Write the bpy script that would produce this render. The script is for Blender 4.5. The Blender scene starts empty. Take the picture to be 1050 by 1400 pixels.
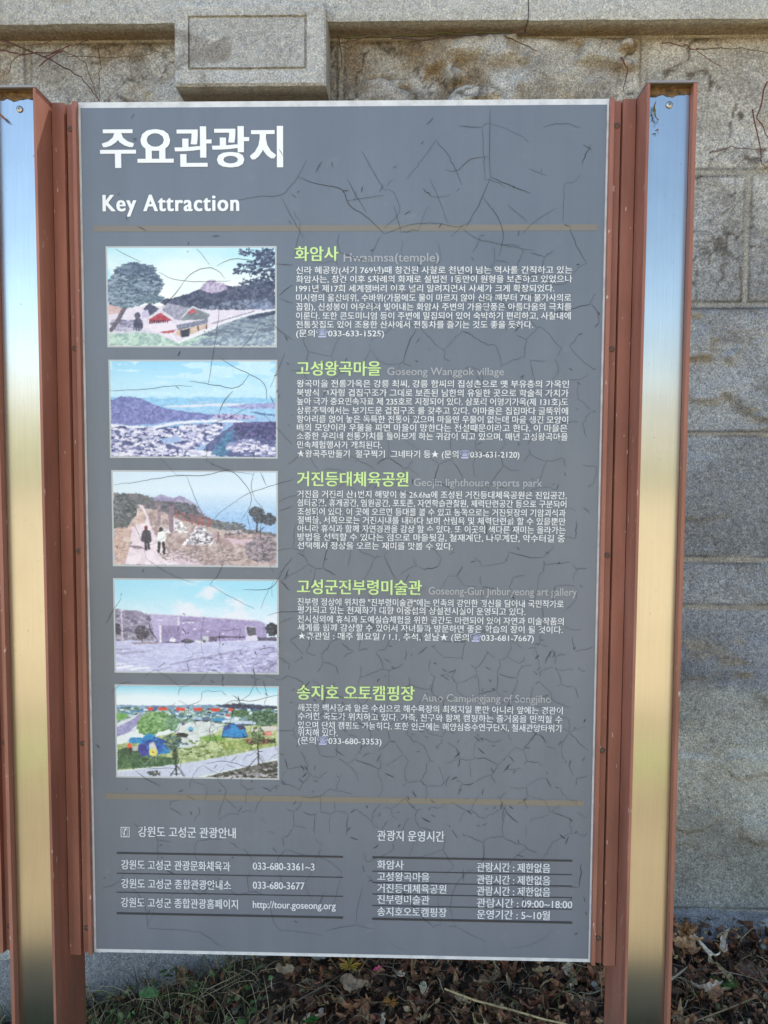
import bpy, bmesh, math, random
import numpy as np
from mathutils import Vector, Euler, Matrix, noise as mnoise
from mathutils.geometry import delaunay_2d_cdt

S = bpy.context.scene
C = S.collection
random.seed(7)
RNG = np.random.default_rng(7)

# ------------------------------------------------------------------ camera
CAM_LOC = Vector((0.10098648, -1.24587016, 1.50013663))
CAM_ROT = Euler((1.50899822, -0.00488255, 0.02497155), 'XYZ')
FPX = 1051.0
cam_d = bpy.data.cameras.new('camera')
cam_d.sensor_fit = 'VERTICAL'
cam_d.sensor_height = 24.0
cam_d.lens = 24.0 * FPX / 1400.0
cam_d.clip_start = 0.02
cam_d.clip_end = 3000.0
cam = bpy.data.objects.new('camera', cam_d)
cam.location = CAM_LOC
cam.rotation_euler = CAM_ROT
C.objects.link(cam)
S.camera = cam

# ------------------------------------------------------------------ sky, sun, exposure
SUN_EL = math.radians(61.3)
SUN_AZ = math.radians(12.0)            # from +Y towards +X: the sun stands behind the wall
world = bpy.data.worlds.new('World')
S.world = world
world.use_nodes = True
wn, wl = world.node_tree.nodes, world.node_tree.links
wn.clear()
w_out = wn.new('ShaderNodeOutputWorld')
w_bg = wn.new('ShaderNodeBackground')
w_bg.inputs['Strength'].default_value = 0.15
sky = wn.new('ShaderNodeTexSky')
sky.sky_type = 'NISHITA'
sky.sun_disc = False
sky.sun_elevation = SUN_EL
sky.sun_rotation = SUN_AZ
sky.dust_density = 0.5
sky.ozone_density = 1.3
w_tc = wn.new('ShaderNodeTexCoord')
w_sep = wn.new('ShaderNodeSeparateXYZ')
wl.new(w_tc.outputs['Generated'], w_sep.inputs[0])
w_noi = wn.new('ShaderNodeTexNoise')
w_noi.inputs['Scale'].default_value = 5.0
w_noi.inputs['Detail'].default_value = 5.0
w_map = wn.new('ShaderNodeMapping')
w_map.inputs['Scale'].default_value = (1.0, 1.0, 5.0)
wl.new(w_tc.outputs['Generated'], w_map.inputs[0])
wl.new(w_map.outputs[0], w_noi.inputs['Vector'])
w_add = wn.new('ShaderNodeMath')
w_add.operation = 'MULTIPLY_ADD'
w_add.inputs[1].default_value = -0.16
wl.new(w_noi.outputs[0], w_add.inputs[0])
wl.new(w_sep.outputs[2], w_add.inputs[2])
w_ramp = wn.new('ShaderNodeMapRange')
w_ramp.interpolation_type = 'SMOOTHSTEP'
w_ramp.inputs['From Min'].default_value = -0.02
w_ramp.inputs['From Max'].default_value = 0.085
w_ramp.inputs['To Min'].default_value = 0.85
w_ramp.inputs['To Max'].default_value = 0.0
wl.new(w_add.outputs[0], w_ramp.inputs['Value'])
w_mix = wn.new('ShaderNodeMix')
w_mix.data_type = 'RGBA'
w_mix.inputs[7].default_value = (3.5, 3.25, 2.7, 1)      # bright haze bank low over the horizon
wl.new(w_ramp.outputs[0], w_mix.inputs[0])
w_hs = wn.new('ShaderNodeHueSaturation')
w_hs.inputs['Hue'].default_value = 0.498
w_hs.inputs['Saturation'].default_value = 1.0
wl.new(sky.outputs[0], w_hs.inputs['Color'])
wl.new(w_hs.outputs[0], w_mix.inputs[6])
w_side = wn.new('ShaderNodeMath')                         # added gradient: sky made brighter to the left to light the posts unevenly
w_side.operation = 'MULTIPLY_ADD'
w_side.inputs[1].default_value = -0.6
w_side.inputs[2].default_value = 1.0
wl.new(w_sep.outputs[0], w_side.inputs[0])
w_mul = wn.new('ShaderNodeMix')
w_mul.data_type = 'RGBA'
w_mul.blend_type = 'MULTIPLY'
w_mul.inputs[0].default_value = 1.0
wl.new(w_mix.outputs[2], w_mul.inputs[6])
wl.new(w_side.outputs[0], w_mul.inputs[7])
wl.new(w_mul.outputs[2], w_bg.inputs['Color'])
wl.new(w_bg.outputs[0], w_out.inputs[0])

sun_d = bpy.data.lights.new('sun', 'SUN')
sun_d.energy = 4.4
sun_d.angle = math.radians(0.5)
sun_d.color = (1.0, 0.93, 0.83)
sun = bpy.data.objects.new('sun', sun_d)
sun_vec = Vector((math.sin(SUN_AZ) * math.cos(SUN_EL), math.cos(SUN_AZ) * math.cos(SUN_EL), math.sin(SUN_EL)))
sun.rotation_euler = sun_vec.to_track_quat('Z', 'Y').to_euler()
sun.location = (2, 8, 12)
C.objects.link(sun)

S.view_settings.view_transform = 'Standard'
S.view_settings.look = 'None'
S.view_settings.exposure = 1.72
S.view_settings.gamma = 1.0
S.view_settings.use_curve_mapping = False

# ------------------------------------------------------------------ helpers
CAM_M = CAM_ROT.to_matrix()


def at(px, py, Y):
    """point on the vertical plane y = Y that was measured at pixel (px, py) of the photograph"""
    d = CAM_M @ Vector(((px - 525) / FPX, -(py - 700) / FPX, -1.0))
    t = (Y - CAM_LOC.y) / d.y
    return CAM_LOC + d * t


def on_ground(px, py, lift=0.0):
    d = CAM_M @ Vector(((px - 525) / FPX, -(py - 700) / FPX, -1.0))
    lo, hi = 0.5, 2.6
    for _ in range(40):
        m = (lo + hi) / 2
        q = CAM_LOC + d * m
        if q.z > float(zground(q.x, q.y)) + lift:
            lo = m
        else:
            hi = m
    return CAM_LOC + d * hi


def _hash(ix, iy, seed):
    n = (ix.astype(np.int64) * 374761393 + iy.astype(np.int64) * 668265263 + seed * 982451653) & 0x7fffffff
    n = ((n ^ (n >> 13)) * 1274126177) & 0x7fffffff
    n = n ^ (n >> 16)
    return (n & 0xffffff) / float(0xffffff)


def vnoise(x, y, seed=0):
    x = np.asarray(x, float); y = np.asarray(y, float)
    ix = np.floor(x); iy = np.floor(y)
    fx = x - ix; fy = y - iy
    fx = fx * fx * (3 - 2 * fx); fy = fy * fy * (3 - 2 * fy)
    a = _hash(ix, iy, seed); b = _hash(ix + 1, iy, seed)
    c = _hash(ix, iy + 1, seed); d = _hash(ix + 1, iy + 1, seed)
    return a + (b - a) * fx + (c - a) * fy + (a - b - c + d) * fx * fy


def fbm(x, y, seed=0, octv=4, gain=0.5):
    s = 0.0; amp = 1.0; tot = 0.0
    for o in range(octv):
        s = s + amp * vnoise(x * 2 ** o + 17.3 * o, y * 2 ** o - 9.1 * o, seed + o)
        tot += amp; amp *= gain
    return s / tot


def sstep(a, b, x):
    t = np.clip((x - a) / (b - a), 0, 1)
    return t * t * (3 - 2 * t)


def s2l(c):
    c = np.asarray(c, float) / 255.0
    return np.where(c <= 0.04045, c / 12.92, ((c + 0.055) / 1.055) ** 2.4)


class MB:
    """collects faces and builds them as one mesh object"""
    def __init__(self):
        self.v = []; self.f = []; self.m = []; self.c = []

    def add(self, verts, faces, mat=0, col=None):
        o = len(self.v)
        self.v.extend(tuple(p) for p in verts)
        self.f.extend(tuple(i + o for i in f) for f in faces)
        self.m.extend([mat] * len(faces))
        self.c.extend([col or (1, 1, 1)] * len(verts))

    def box(self, x0, x1, y0, y1, z0, z1, mat=0, col=None):
        v = [(x0, y0, z0), (x1, y0, z0), (x1, y1, z0), (x0, y1, z0), (x0, y0, z1), (x1, y0, z1), (x1, y1, z1), (x0, y1, z1)]
        f = [(3, 2, 1, 0), (4, 5, 6, 7), (0, 1, 5, 4), (1, 2, 6, 5), (2, 3, 7, 6), (3, 0, 4, 7)]
        self.add(v, f, mat, col)

    def rect(self, x0, x1, z0, z1, y, mat=0):
        self.add([(x0, y, z0), (x1, y, z0), (x1, y, z1), (x0, y, z1)], [(0, 1, 2, 3)], mat)

    def tube(self, pts, rads, n=5, mat=0, col=None):
        pts = [Vector(p) for p in pts]
        vs = []; fs = []
        k = len(pts)
        for i, p in enumerate(pts):
            d = (pts[min(i + 1, k - 1)] - pts[max(i - 1, 0)])
            if d.length < 1e-9:
                d = Vector((0, 0, 1))
            d.normalize()
            a = d.cross(Vector((0.31, 0.22, 0.92)))
            if a.length < 1e-3:
                a = d.cross(Vector((1, 0, 0)))
            a.normalize(); b = d.cross(a)
            r = rads[i] if hasattr(rads, '__len__') else rads
            for j in range(n):
                t = 2 * math.pi * j / n
                vs.append(p + (a * math.cos(t) + b * math.sin(t)) * r)
        for i in range(k - 1):
            for j in range(n):
                j2 = (j + 1) % n
                fs.append((i * n + j, i * n + j2, (i + 1) * n + j2, (i + 1) * n + j))
        fs.append(tuple(range(n - 1, -1, -1)))
        fs.append(tuple((k - 1) * n + j for j in range(n)))
        self.add(vs, fs, mat, col)

    def build(self, name, mats, parent=None, smooth=False):
        me = bpy.data.meshes.new(name)
        me.from_pydata(self.v, [], self.f)
        for m in (mats if isinstance(mats, (list, tuple)) else [mats]):
            me.materials.append(m)
        me.polygons.foreach_set('material_index', np.array(self.m, dtype=np.int32))
        if any(c != (1, 1, 1) for c in self.c):
            a = me.color_attributes.new('Col', 'FLOAT_COLOR', 'POINT')
            a.data.foreach_set('color', np.c_[np.array(self.c, float), np.ones(len(self.c))].astype(np.float32).ravel())
        if smooth:
            me.polygons.foreach_set('use_smooth', np.ones(len(me.polygons), dtype=bool))
        me.update()
        o = bpy.data.objects.new(name, me)
        C.objects.link(o)
        if parent:
            o.parent = parent
        return o


def grid_mesh(name, V, nx, ny, mat, cols=None, parent=None, extra=None, smooth=True):
    """V: (ny, nx, 3) array -> mesh; extra: MB appended to it"""
    idx = np.arange(nx * ny).reshape(ny, nx)
    q = np.stack([idx[:-1, :-1], idx[:-1, 1:], idx[1:, 1:], idx[1:, :-1]], -1).reshape(-1, 4)
    verts = V.reshape(-1, 3)
    nq = len(q)
    if extra is not None:
        eq = np.array(extra.f) + len(verts)
        verts = np.r_[verts, np.array(extra.v)]
        q = np.r_[q, eq]
    me = bpy.data.meshes.new(name)
    me.vertices.add(len(verts)); me.loops.add(q.size); me.polygons.add(len(q))
    me.vertices.foreach_set('co', verts.astype(np.float32).ravel())
    me.loops.foreach_set('vertex_index', q.astype(np.int32).ravel())
    me.polygons.foreach_set('loop_start', np.arange(0, q.size, 4, dtype=np.int32))
    me.polygons.foreach_set('loop_total', np.full(len(q), 4, dtype=np.int32))
    me.update(calc_edges=True)
    if cols is not None:
        cc = cols.reshape(-1, 3)
        if len(cc) < len(verts):
            cc = np.r_[cc, np.tile(cc.mean(0), (len(verts) - len(cc), 1))]
        a = me.color_attributes.new('Col', 'FLOAT_COLOR', 'POINT')
        a.data.foreach_set('color', np.c_[cc, np.ones(len(cc))].astype(np.float32).ravel())
    if smooth:
        sm = np.zeros(len(q), dtype=bool); sm[:nq] = True
        me.polygons.foreach_set('use_smooth', sm)
    me.materials.append(mat)
    me.validate()
    o = bpy.data.objects.new(name, me)
    C.objects.link(o)
    if parent:
        o.parent = parent
    return o


def empty(name, loc=(0, 0, 0)):
    o = bpy.data.objects.new(name, None)
    o.location = loc
    C.objects.link(o)
    return o


def tag(o, label=None, cat=None, group=None, kind=None):
    if label: o['label'] = label
    if cat: o['category'] = cat
    if group: o['group'] = group
    if kind: o['kind'] = kind
    return o


# ------------------------------------------------------------------ materials
def mat(name, col=(0.5, 0.5, 0.5), rough=0.6, metal=0.0, spec=0.5, attr=False):
    m = bpy.data.materials.new(name)
    m.use_nodes = True
    b = m.node_tree.nodes['Principled BSDF']
    b.inputs['Base Color'].default_value = (*col, 1)
    b.inputs['Roughness'].default_value = rough
    b.inputs['Metallic'].default_value = metal
    b.inputs['Specular IOR Level'].default_value = spec
    if attr:
        a = m.node_tree.nodes.new('ShaderNodeAttribute')
        a.attribute_name = 'Col'
        m.node_tree.links.new(a.outputs['Color'], b.inputs['Base Color'])
    return m, m.node_tree.nodes, m.node_tree.links, b


def nnoise(n, l, scale, detail=3.0, rough=0.5, vec=None, mapscale=None):
    t = n.new('ShaderNodeTexNoise')
    t.inputs['Scale'].default_value = scale
    t.inputs['Detail'].default_value = detail
    t.inputs['Roughness'].default_value = rough
    tc = n.new('ShaderNodeTexCoord')
    src = tc.outputs['Object']
    if mapscale:
        mp = n.new('ShaderNodeMapping'); mp.inputs['Scale'].default_value = mapscale
        l.new(src, mp.inputs[0]); src = mp.outputs[0]
    l.new(src, t.inputs['Vector'])
    return t.outputs[0]


def nramp(n, l, src, stops):
    r = n.new('ShaderNodeValToRGB')
    e = r.color_ramp.elements
    while len(e) < len(stops):
        e.new(0.5)
    for i, (p, c) in enumerate(stops):
        e[i].position = p
        e[i].color = (*c, 1) if len(c) == 3 else c
    l.new(src, r.inputs[0])
    return r.outputs[0]


def nmix(n, l, fac, a, b, mode='MIX'):
    m = n.new('ShaderNodeMix'); m.data_type = 'RGBA'; m.blend_type = mode
    for sock, val in ((m.inputs[0], fac), (m.inputs[6], a), (m.inputs[7], b)):
        if isinstance(val, bpy.types.NodeSocket):
            l.new(val, sock)
        elif isinstance(val, tuple):
            sock.default_value = (*val, 1)
        else:
            sock.default_value = val
    return m.outputs[2]


def nbump(n, l, h, b, strength=0.3, dist=0.002):
    bp = n.new('ShaderNodeBump')
    bp.inputs['Strength'].default_value = strength
    bp.inputs['Distance'].default_value = dist
    l.new(h, bp.inputs['Height'])
    l.new(bp.outputs[0], b.inputs['Normal'])


def granite(name, attr=True, base=(0.3, 0.29, 0.27), grain=1.0, mid=3.0):
    m, n, l, b = mat(name, base, 0.85, attr=attr, spec=0.3)
    src = b.inputs['Base Color'].links[0].from_socket if attr else None
    g1 = nnoise(n, l, 270, 2.0, 0.7)
    sp = nramp(n, l, g1, [(0.30, (0.22, 0.22, 0.24)), (0.42, (0.72, 0.72, 0.74)), (0.55, (1.08, 1.07, 1.05)), (0.70, (1.9, 1.87, 1.80))])
    g2 = nnoise(n, l, 75, 3.0, 0.6)
    sp2 = nramp(n, l, g2, [(0.32, (0.78, 0.78, 0.79)), (0.5, (1.0, 1.0, 1.0)), (0.68, (1.14, 1.13, 1.11))])
    c = nmix(n, l, grain, src if attr else base, sp, 'MULTIPLY')
    c = nmix(n, l, 1.0, c, sp2, 'MULTIPLY')
    l.new(c, b.inputs['Base Color'])
    hb = nnoise(n, l, 90, 5.0, 0.7)
    hm = nnoise(n, l, 24, 6.0, 0.68)
    add = n.new('ShaderNodeMath'); add.operation = 'MULTIPLY_ADD'; add.inputs[1].default_value = mid
    l.new(hm, add.inputs[0]); l.new(hb, add.inputs[2])
    nbump(n, l, add.outputs[0], b, 0.85, 0.011)
    return m


M = {}
M['wall'] = granite('granite_rock_face', grain=0.75, mid=1.3)
M['coping'] = granite('granite_coping', grain=0.6, mid=0.8)

m, n, l, b = mat('brown_paint', (0.36, 0.15, 0.105), 0.5, spec=0.4)
f = nnoise(n, l, 14, 4, 0.6, mapscale=(1, 1, 0.25))
c = nramp(n, l, f, [(0.28, (0.205, 0.078, 0.050)), (0.5, (0.285, 0.110, 0.070)), (0.72, (0.360, 0.152, 0.102))])
fs = nnoise(n, l, 55, 4, 0.6, mapscale=(1, 1, 0.04))
c = nmix(n, l, 0.8, c, nramp(n, l, fs, [(0.3, (0.80, 0.82, 0.84)), (0.5, (1, 1, 1)), (0.72, (1.16, 1.18, 1.20))]), 'MULTIPLY')
rr = n.new('ShaderNodeMapRange')
rr.inputs['To Min'].default_value = 0.38; rr.inputs['To Max'].default_value = 0.65
l.new(f, rr.inputs['Value']); l.new(rr.outputs[0], b.inputs['Roughness'])
f2 = nnoise(n, l, 160, 2, 0.5, mapscale=(1, 1, 0.3))
chip = nramp(n, l, f2, [(0.715, (0, 0, 0)), (0.735, (1, 1, 1))])
c = nmix(n, l, chip, c, (0.50, 0.36, 0.30))
l.new(c, b.inputs['Base Color'])
gp = n.new('ShaderNodeNewGeometry'); sz = n.new('ShaderNodeSeparateXYZ'); l.new(gp.outputs['Position'], sz.inputs[0])
gm = n.new('ShaderNodeMapRange'); gm.inputs['From Min'].default_value = 0.95; gm.inputs['From Max'].default_value = 0.35
l.new(sz.outputs[2], gm.inputs['Value'])
dn_ = n.new('ShaderNodeMath'); dn_.operation = 'MULTIPLY'
l.new(gm.outputs[0], dn_.inputs[0]); l.new(nramp(n, l, nnoise(n, l, 26, 6, 0.7, mapscale=(1, 1, 0.5)), [(0.42, (0, 0, 0)), (0.66, (0.75, 0.75, 0.75))]), dn_.inputs[1])
l.new(nmix(n, l, dn_.outputs[0], c, (0.135, 0.105, 0.075)), b.inputs['Base Color'])
M['brown'] = m

m, n, l, b = mat('brushed_steel', (0.45, 0.445, 0.43), 0.12, 1.0)
f = nnoise(n, l, 60, 3, 0.6, mapscale=(9, 1, 0.08))
rr = n.new('ShaderNodeMapRange')
rr.inputs['To Min'].default_value = 0.17; rr.inputs['To Max'].default_value = 0.25
l.new(f, rr.inputs['Value']); l.new(rr.outputs[0], b.inputs['Roughness'])
f2 = nnoise(n, l, 5, 4, 0.6)
stc = nramp(n, l, f2, [(0.3, (0.385, 0.375, 0.345)), (0.7, (0.445, 0.435, 0.405))])
fb = nnoise(n, l, 60, 3, 0.6, mapscale=(12, 1, 0.15))
stc = nmix(n, l, 0.4, stc, nramp(n, l, fb, [(0.3, (0.86, 0.86, 0.86)), (0.7, (1.08, 1.08, 1.08))]), 'MULTIPLY')
fd = nnoise(n, l, 240, 2, 0.5)
stc = nmix(n, l, nramp(n, l, fd, [(0.735, (0, 0, 0)), (0.765, (1, 1, 1))]), stc, (0.10, 0.085, 0.06))
l.new(stc, b.inputs['Base Color'])
b.inputs['Anisotropic'].default_value = 0.9
tg = n.new('ShaderNodeTangent'); tg.direction_type = 'RADIAL'; tg.axis = 'Z'
l.new(tg.outputs[0], b.inputs['Tangent'])
nbump(n, l, f, b, 0.05, 0.0006)
M['steel'] = m

m, n, l, b = mat('rusty_deposit', (0.12, 0.07, 0.03), 0.95)
l.new(nramp(n, l, nnoise(n, l, 120, 3), [(0.3, (0.05, 0.028, 0.014)), (0.6, (0.16, 0.095, 0.04)), (0.8, (0.27, 0.19, 0.10))]), b.inputs['Base Color'])
M['rust'] = m

M['cap'] = mat('weathered_cap_metal', (0.26, 0.24, 0.24), 0.55, 0.3)[0]
m, n, l, b = mat('white_board', (0.72, 0.73, 0.74), 0.5)
f = nnoise(n, l, 40, 4, 0.6)
l.new(nramp(n, l, f, [(0.3, (0.44, 0.44, 0.43)), (0.5, (0.58, 0.58, 0.57)), (0.7, (0.66, 0.66, 0.65))]), b.inputs['Base Color'])
M['board'] = m

m, n, l, b = mat('grey_printed_film', (0.17, 0.18, 0.2), 0.28, spec=0.45)
f = nnoise(n, l, 3.0, 4, 0.6)
l.new(nramp(n, l, f, [(0.3, (0.126, 0.144, 0.170)), (0.7, (0.150, 0.168, 0.194))]), b.inputs['Base Color'])
pc = b.inputs['Base Color'].links[0].from_socket
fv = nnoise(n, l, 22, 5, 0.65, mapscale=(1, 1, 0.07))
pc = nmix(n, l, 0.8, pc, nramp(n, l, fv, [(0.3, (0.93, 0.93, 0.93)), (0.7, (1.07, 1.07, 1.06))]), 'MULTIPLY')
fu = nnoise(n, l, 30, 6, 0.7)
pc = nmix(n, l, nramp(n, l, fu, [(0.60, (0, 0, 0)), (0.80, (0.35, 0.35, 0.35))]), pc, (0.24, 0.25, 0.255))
l.new(pc, b.inputs['Base Color'])
f = nnoise(n, l, 9.0, 4, 0.6)
rr = n.new('ShaderNodeMapRange')
rr.inputs['To Min'].default_value = 0.22; rr.inputs['To Max'].default_value = 0.42
l.new(f, rr.inputs['Value']); l.new(rr.outputs[0], b.inputs['Roughness'])
M['film'] = m
M['crack'] = mat('crack_gap', (0.030, 0.031, 0.037), 0.8, spec=0.2)[0]
M['crack_fine'] = mat('hairline_crack', (0.070, 0.073, 0.082), 0.7, spec=0.2)[0]

M['white'] = mat('white_lettering', (0.80, 0.80, 0.78), 0.4)[0]
m, n, l, b = mat('weathered_white_lettering', (0.7, 0.7, 0.68), 0.45)
l.new(nramp(n, l, nnoise(n, l, 320, 3, 0.6), [(0.28, (0.42, 0.43, 0.44)), (0.40, (0.70, 0.70, 0.69)), (0.6, (0.78, 0.78, 0.76))]), b.inputs['Base Color'])
M['white_soft'] = m
M['white_worn'] = mat('worn_white_lettering', (0.66, 0.67, 0.67), 0.4)[0]
M['lime'] = mat('pale_green_lettering', (0.55, 0.74, 0.27), 0.4)[0]
M['greytext'] = mat('grey_lettering', (0.36, 0.362, 0.368), 0.4)[0]
M['lavender'] = mat('lavender_lettering', (0.50, 0.52, 0.74), 0.4)[0]
M['darkrule'] = mat('dark_rule', (0.028, 0.030, 0.036), 0.45)[0]
M['stripe'] = mat('faded_ochre_stripe', (0.190, 0.165, 0.128), 0.4)[0]
M['photo_edge'] = mat('photo_border', (0.46, 0.47, 0.46), 0.35)[0]
M['print'] = mat('printed_photo', (1, 1, 1), 0.32, attr=True)[0]
M['screw_dull'] = mat('dull_screw', (0.17, 0.115, 0.09), 0.55, 0.5)[0]
M['screw'] = mat('screw_metal', (0.42, 0.39, 0.36), 0.35, 0.9)[0]
M['screw_dark'] = mat('screw_recess', (0.03, 0.025, 0.02), 0.8)[0]
m, n, l, b = mat('dead_leaf', (0.1, 0.06, 0.03), 0.9, attr=True, spec=0.08)
src = b.inputs['Base Color'].links[0].from_socket
bl = nramp(n, l, nnoise(n, l, 130, 4, 0.65), [(0.3, (0.45, 0.42, 0.40)), (0.5, (0.95, 0.95, 0.95)), (0.7, (1.30, 1.28, 1.22))])
l.new(nmix(n, l, 1.0, src, bl, 'MULTIPLY'), b.inputs['Base Color'])
M['leaf'] = m
M['stem'] = mat('dry_stem', (0.1, 0.06, 0.03), 0.9, attr=True, spec=0.08)[0]
m, n, l, b = mat('soil', (0.04, 0.03, 0.02), 0.95, spec=0.1)
f = nnoise(n, l, 60, 5, 0.65)
soil = nramp(n, l, f, [(0.3, (0.03, 0.022, 0.016)), (0.55, (0.075, 0.054, 0.036)), (0.75, (0.16, 0.12, 0.08))])
ga = nnoise(n, l, 3.0, 4, 0.6)
geo = n.new('ShaderNodeTexCoord'); sx = n.new('ShaderNodeSeparateXYZ'); l.new(geo.outputs['Object'], sx.inputs[0])
mr = n.new('ShaderNodeMapRange')
mr.inputs['From Min'].default_value = -0.10; mr.inputs['From Max'].default_value = -0.45
l.new(sx.outputs[1], mr.inputs['Value'])
grassc = nramp(n, l, nnoise(n, l, 40, 5, 0.6), [(0.3, (0.09, 0.105, 0.05)), (0.6, (0.15, 0.165, 0.085)), (0.8, (0.25, 0.235, 0.15))])
l.new(nmix(n, l, mr.outputs[0], soil, grassc), b.inputs['Base Color'])
nbump(n, l, f, b, 0.8, 0.02)
M['soil'] = m
m, n, l, b = mat('sandy_paving', (0.42, 0.36, 0.27), 0.9)
f = nnoise(n, l, 0.9, 5, 0.6)
c = nramp(n, l, f, [(0.3, (0.40, 0.315, 0.175)), (0.7, (0.47, 0.375, 0.215))])
g = nnoise(n, l, 250, 2)
c = nmix(n, l, 1.0, c, nramp(n, l, g, [(0.3, (0.8, 0.8, 0.8)), (0.7, (1.15, 1.15, 1.15))]), 'MULTIPLY')
l.new(c, b.inputs['Base Color'])
M['paving'] = m
m, n, l, b = mat('trodden_earth', (0.3, 0.24, 0.15), 0.95)
l.new(nramp(n, l, nnoise(n, l, 2.2, 5, 0.65), [(0.3, (0.21, 0.165, 0.09)), (0.7, (0.30, 0.235, 0.13))]), b.inputs['Base Color'])
M['earth'] = m
m, n, l, b = mat('short_lawn', (0.15, 0.18, 0.06), 0.9)
l.new(nramp(n, l, nnoise(n, l, 12, 5), [(0.3, (0.20, 0.225, 0.075)), (0.7, (0.33, 0.33, 0.14))]), b.inputs['Base Color'])
M['lawn'] = m
m, n, l, b = mat('wooded_hill', (0.10, 0.12, 0.09), 0.95)
l.new(nramp(n, l, nnoise(n, l, 0.2, 5), [(0.3, (0.20, 0.21, 0.11)), (0.7, (0.34, 0.31, 0.18))]), b.inputs['Base Color'])
M['hill'] = m

# ------------------------------------------------------------------ setting: ground, paving, lawn, hill
WALL_Y = 0.60


def zground(x, y):
    x = np.asarray(x, float); y = np.asarray(y, float)
    base = np.where(x < -0.1, 0.305 + 0.245 * (x + 0.1), 0.305 + 0.035 * (x + 0.1))
    base = np.clip(base, 0.02, 0.40)
    k = sstep(-0.75, 0.02, y)
    base = base + 0.05 * np.exp(-((x - 0.72) / 0.33) ** 2)
    und = (fbm(x * 5, y * 5, 31, 3) - 0.5) * 0.05 * k
    return (base - 0.03 * np.clip((0.6 - y), 0, 0.6)) * k + und


def axis(fine0, fine1, step, far0, far1, grow=1.35):
    a = list(np.arange(fine0, fine1 + 1e-9, step))
    s = step; p = a[-1]
    while p < far1:
        s *= grow; p = min(p + s, far1); a.append(p)
    s = step; p = a[0]; pre = []
    while p > far0:
        s *= grow; p = max(p - s, far0); pre.append(p)
    return np.array(pre[::-1] + a)


gx = axis(-1.5, 1.7, 0.02, -900, 900)
gy = axis(-0.9, 0.75, 0.02, -900, 900)
GX, GY = np.meshgrid(gx, gy)
GZ = zground(GX, GY)
GZ = np.where(np.abs(GX) > 30, 0, GZ) - 0.012
ground = grid_mesh('ground', np.stack([GX, GY, GZ], -1), len(gx), len(gy), M['soil'])
tag(ground, kind='structure')

px_ = axis(-3, 3, 0.25, -70, 70, 1.3); py_ = axis(-6.0, -0.86, 0.25, -48, -0.86, 1.3)
PX, PY = np.meshgrid(px_, py_)
pavement = grid_mesh('pavement', np.stack([PX, PY, np.full_like(PX, 0.012)], -1), len(px_), len(py_), M['paving'])
tag(pavement, kind='structure')
ey_ = np.linspace(-3.35, -0.84, 40); ex_ = axis(-4, 4, 0.2, -40, 40, 1.3)
EX, EY = np.meshgrid(ex_, ey_)
EY = EY - np.where(EY < -3.2, 0.15 * fbm(EX * 0.8, EX * 0, 4, 3), 0)
path = grid_mesh('path', np.stack([EX, EY, np.full_like(EX, 0.015)], -1), len(ex_), len(ey_), M['earth'])
tag(path, kind='structure')
lb = MB()
lb.add([(-40, -2.85, 0.020), (40, -2.85, 0.020), (40, -2.45, 0.020), (-40, -2.45, 0.020)], [(0, 1, 2, 3)])
tag(lb.build('lawn', M['lawn']), kind='structure')
hx = np.linspace(-260, 260, 130)
hv = []
for row, (yy, kz) in enumerate(((-110, 0.0), (-118, 0.45), (-130, 0.85), (-146, 1.0), (-175, 0.8), (-210, -0.02))):
    hz = kz * (2.0 + 2.2 * fbm(hx * 0.02, hx * 0 + 3, 5, 4) + 7.5 * sstep(10, -45, hx)) - (0.3 if kz <= 0 else 0)
    hv.append(np.stack([hx, np.full_like(hx, yy), hz], -1))
hill = grid_mesh('hill', np.array(hv)[:, ::-1], len(hx), len(hv), M['hill'])
tag(hill, kind='structure')

# ------------------------------------------------------------------ stone wall
wall = empty('stone_wall', (0, WALL_Y, 0))
wall_inv = Matrix.Translation((0, -WALL_Y, 0))
tag(wall, 'grey granite wall of large rough-faced blocks under a projecting coping, behind the sign', 'wall')

wx = axis(-1.35, 1.5, 0.0055, -9, 9, 1.25)
wz = np.arange(-0.2, 2.5001, 0.0055)
X, Z = np.meshgrid(wx, wz)
courses = [2.4875, 2.179, 1.876, 1.576, 1.278, 1.163, 0.41, -0.4]
vj = [[-2.6, -1.45, -0.787, -0.05, 0.648, 1.42, 2.3], [-2.3, -1.2, -0.52, 0.22, 0.897, 1.75, 2.6],
      [-2.7, -1.5, -0.75, -0.02, 0.62, 1.52, 2.4], [-2.2, -1.1, -0.4, 0.35, 1.31, 2.2],
      [-2.5, -1.3, -0.6, 0.1, 0.70, 1.62, 2.5], [-2.2, -0.95, 0.42, 1.71, 2.7], [-2.4, -1.25, -0.15, 0.55, 1.30, 2.4]]
rough_amp = [0.052, 0.036, 0.034, 0.014, 0.016, 0.016, 0.05]
wob = (fbm(X * 9, Z * 9, 3, 3) - 0.5) * 0.006
Hh = np.zeros_like(X); D = np.full_like(X, 1.0)
BID = np.zeros_like(X)
lim = [2.6] + courses[1:-1] + [-0.4]
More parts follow.
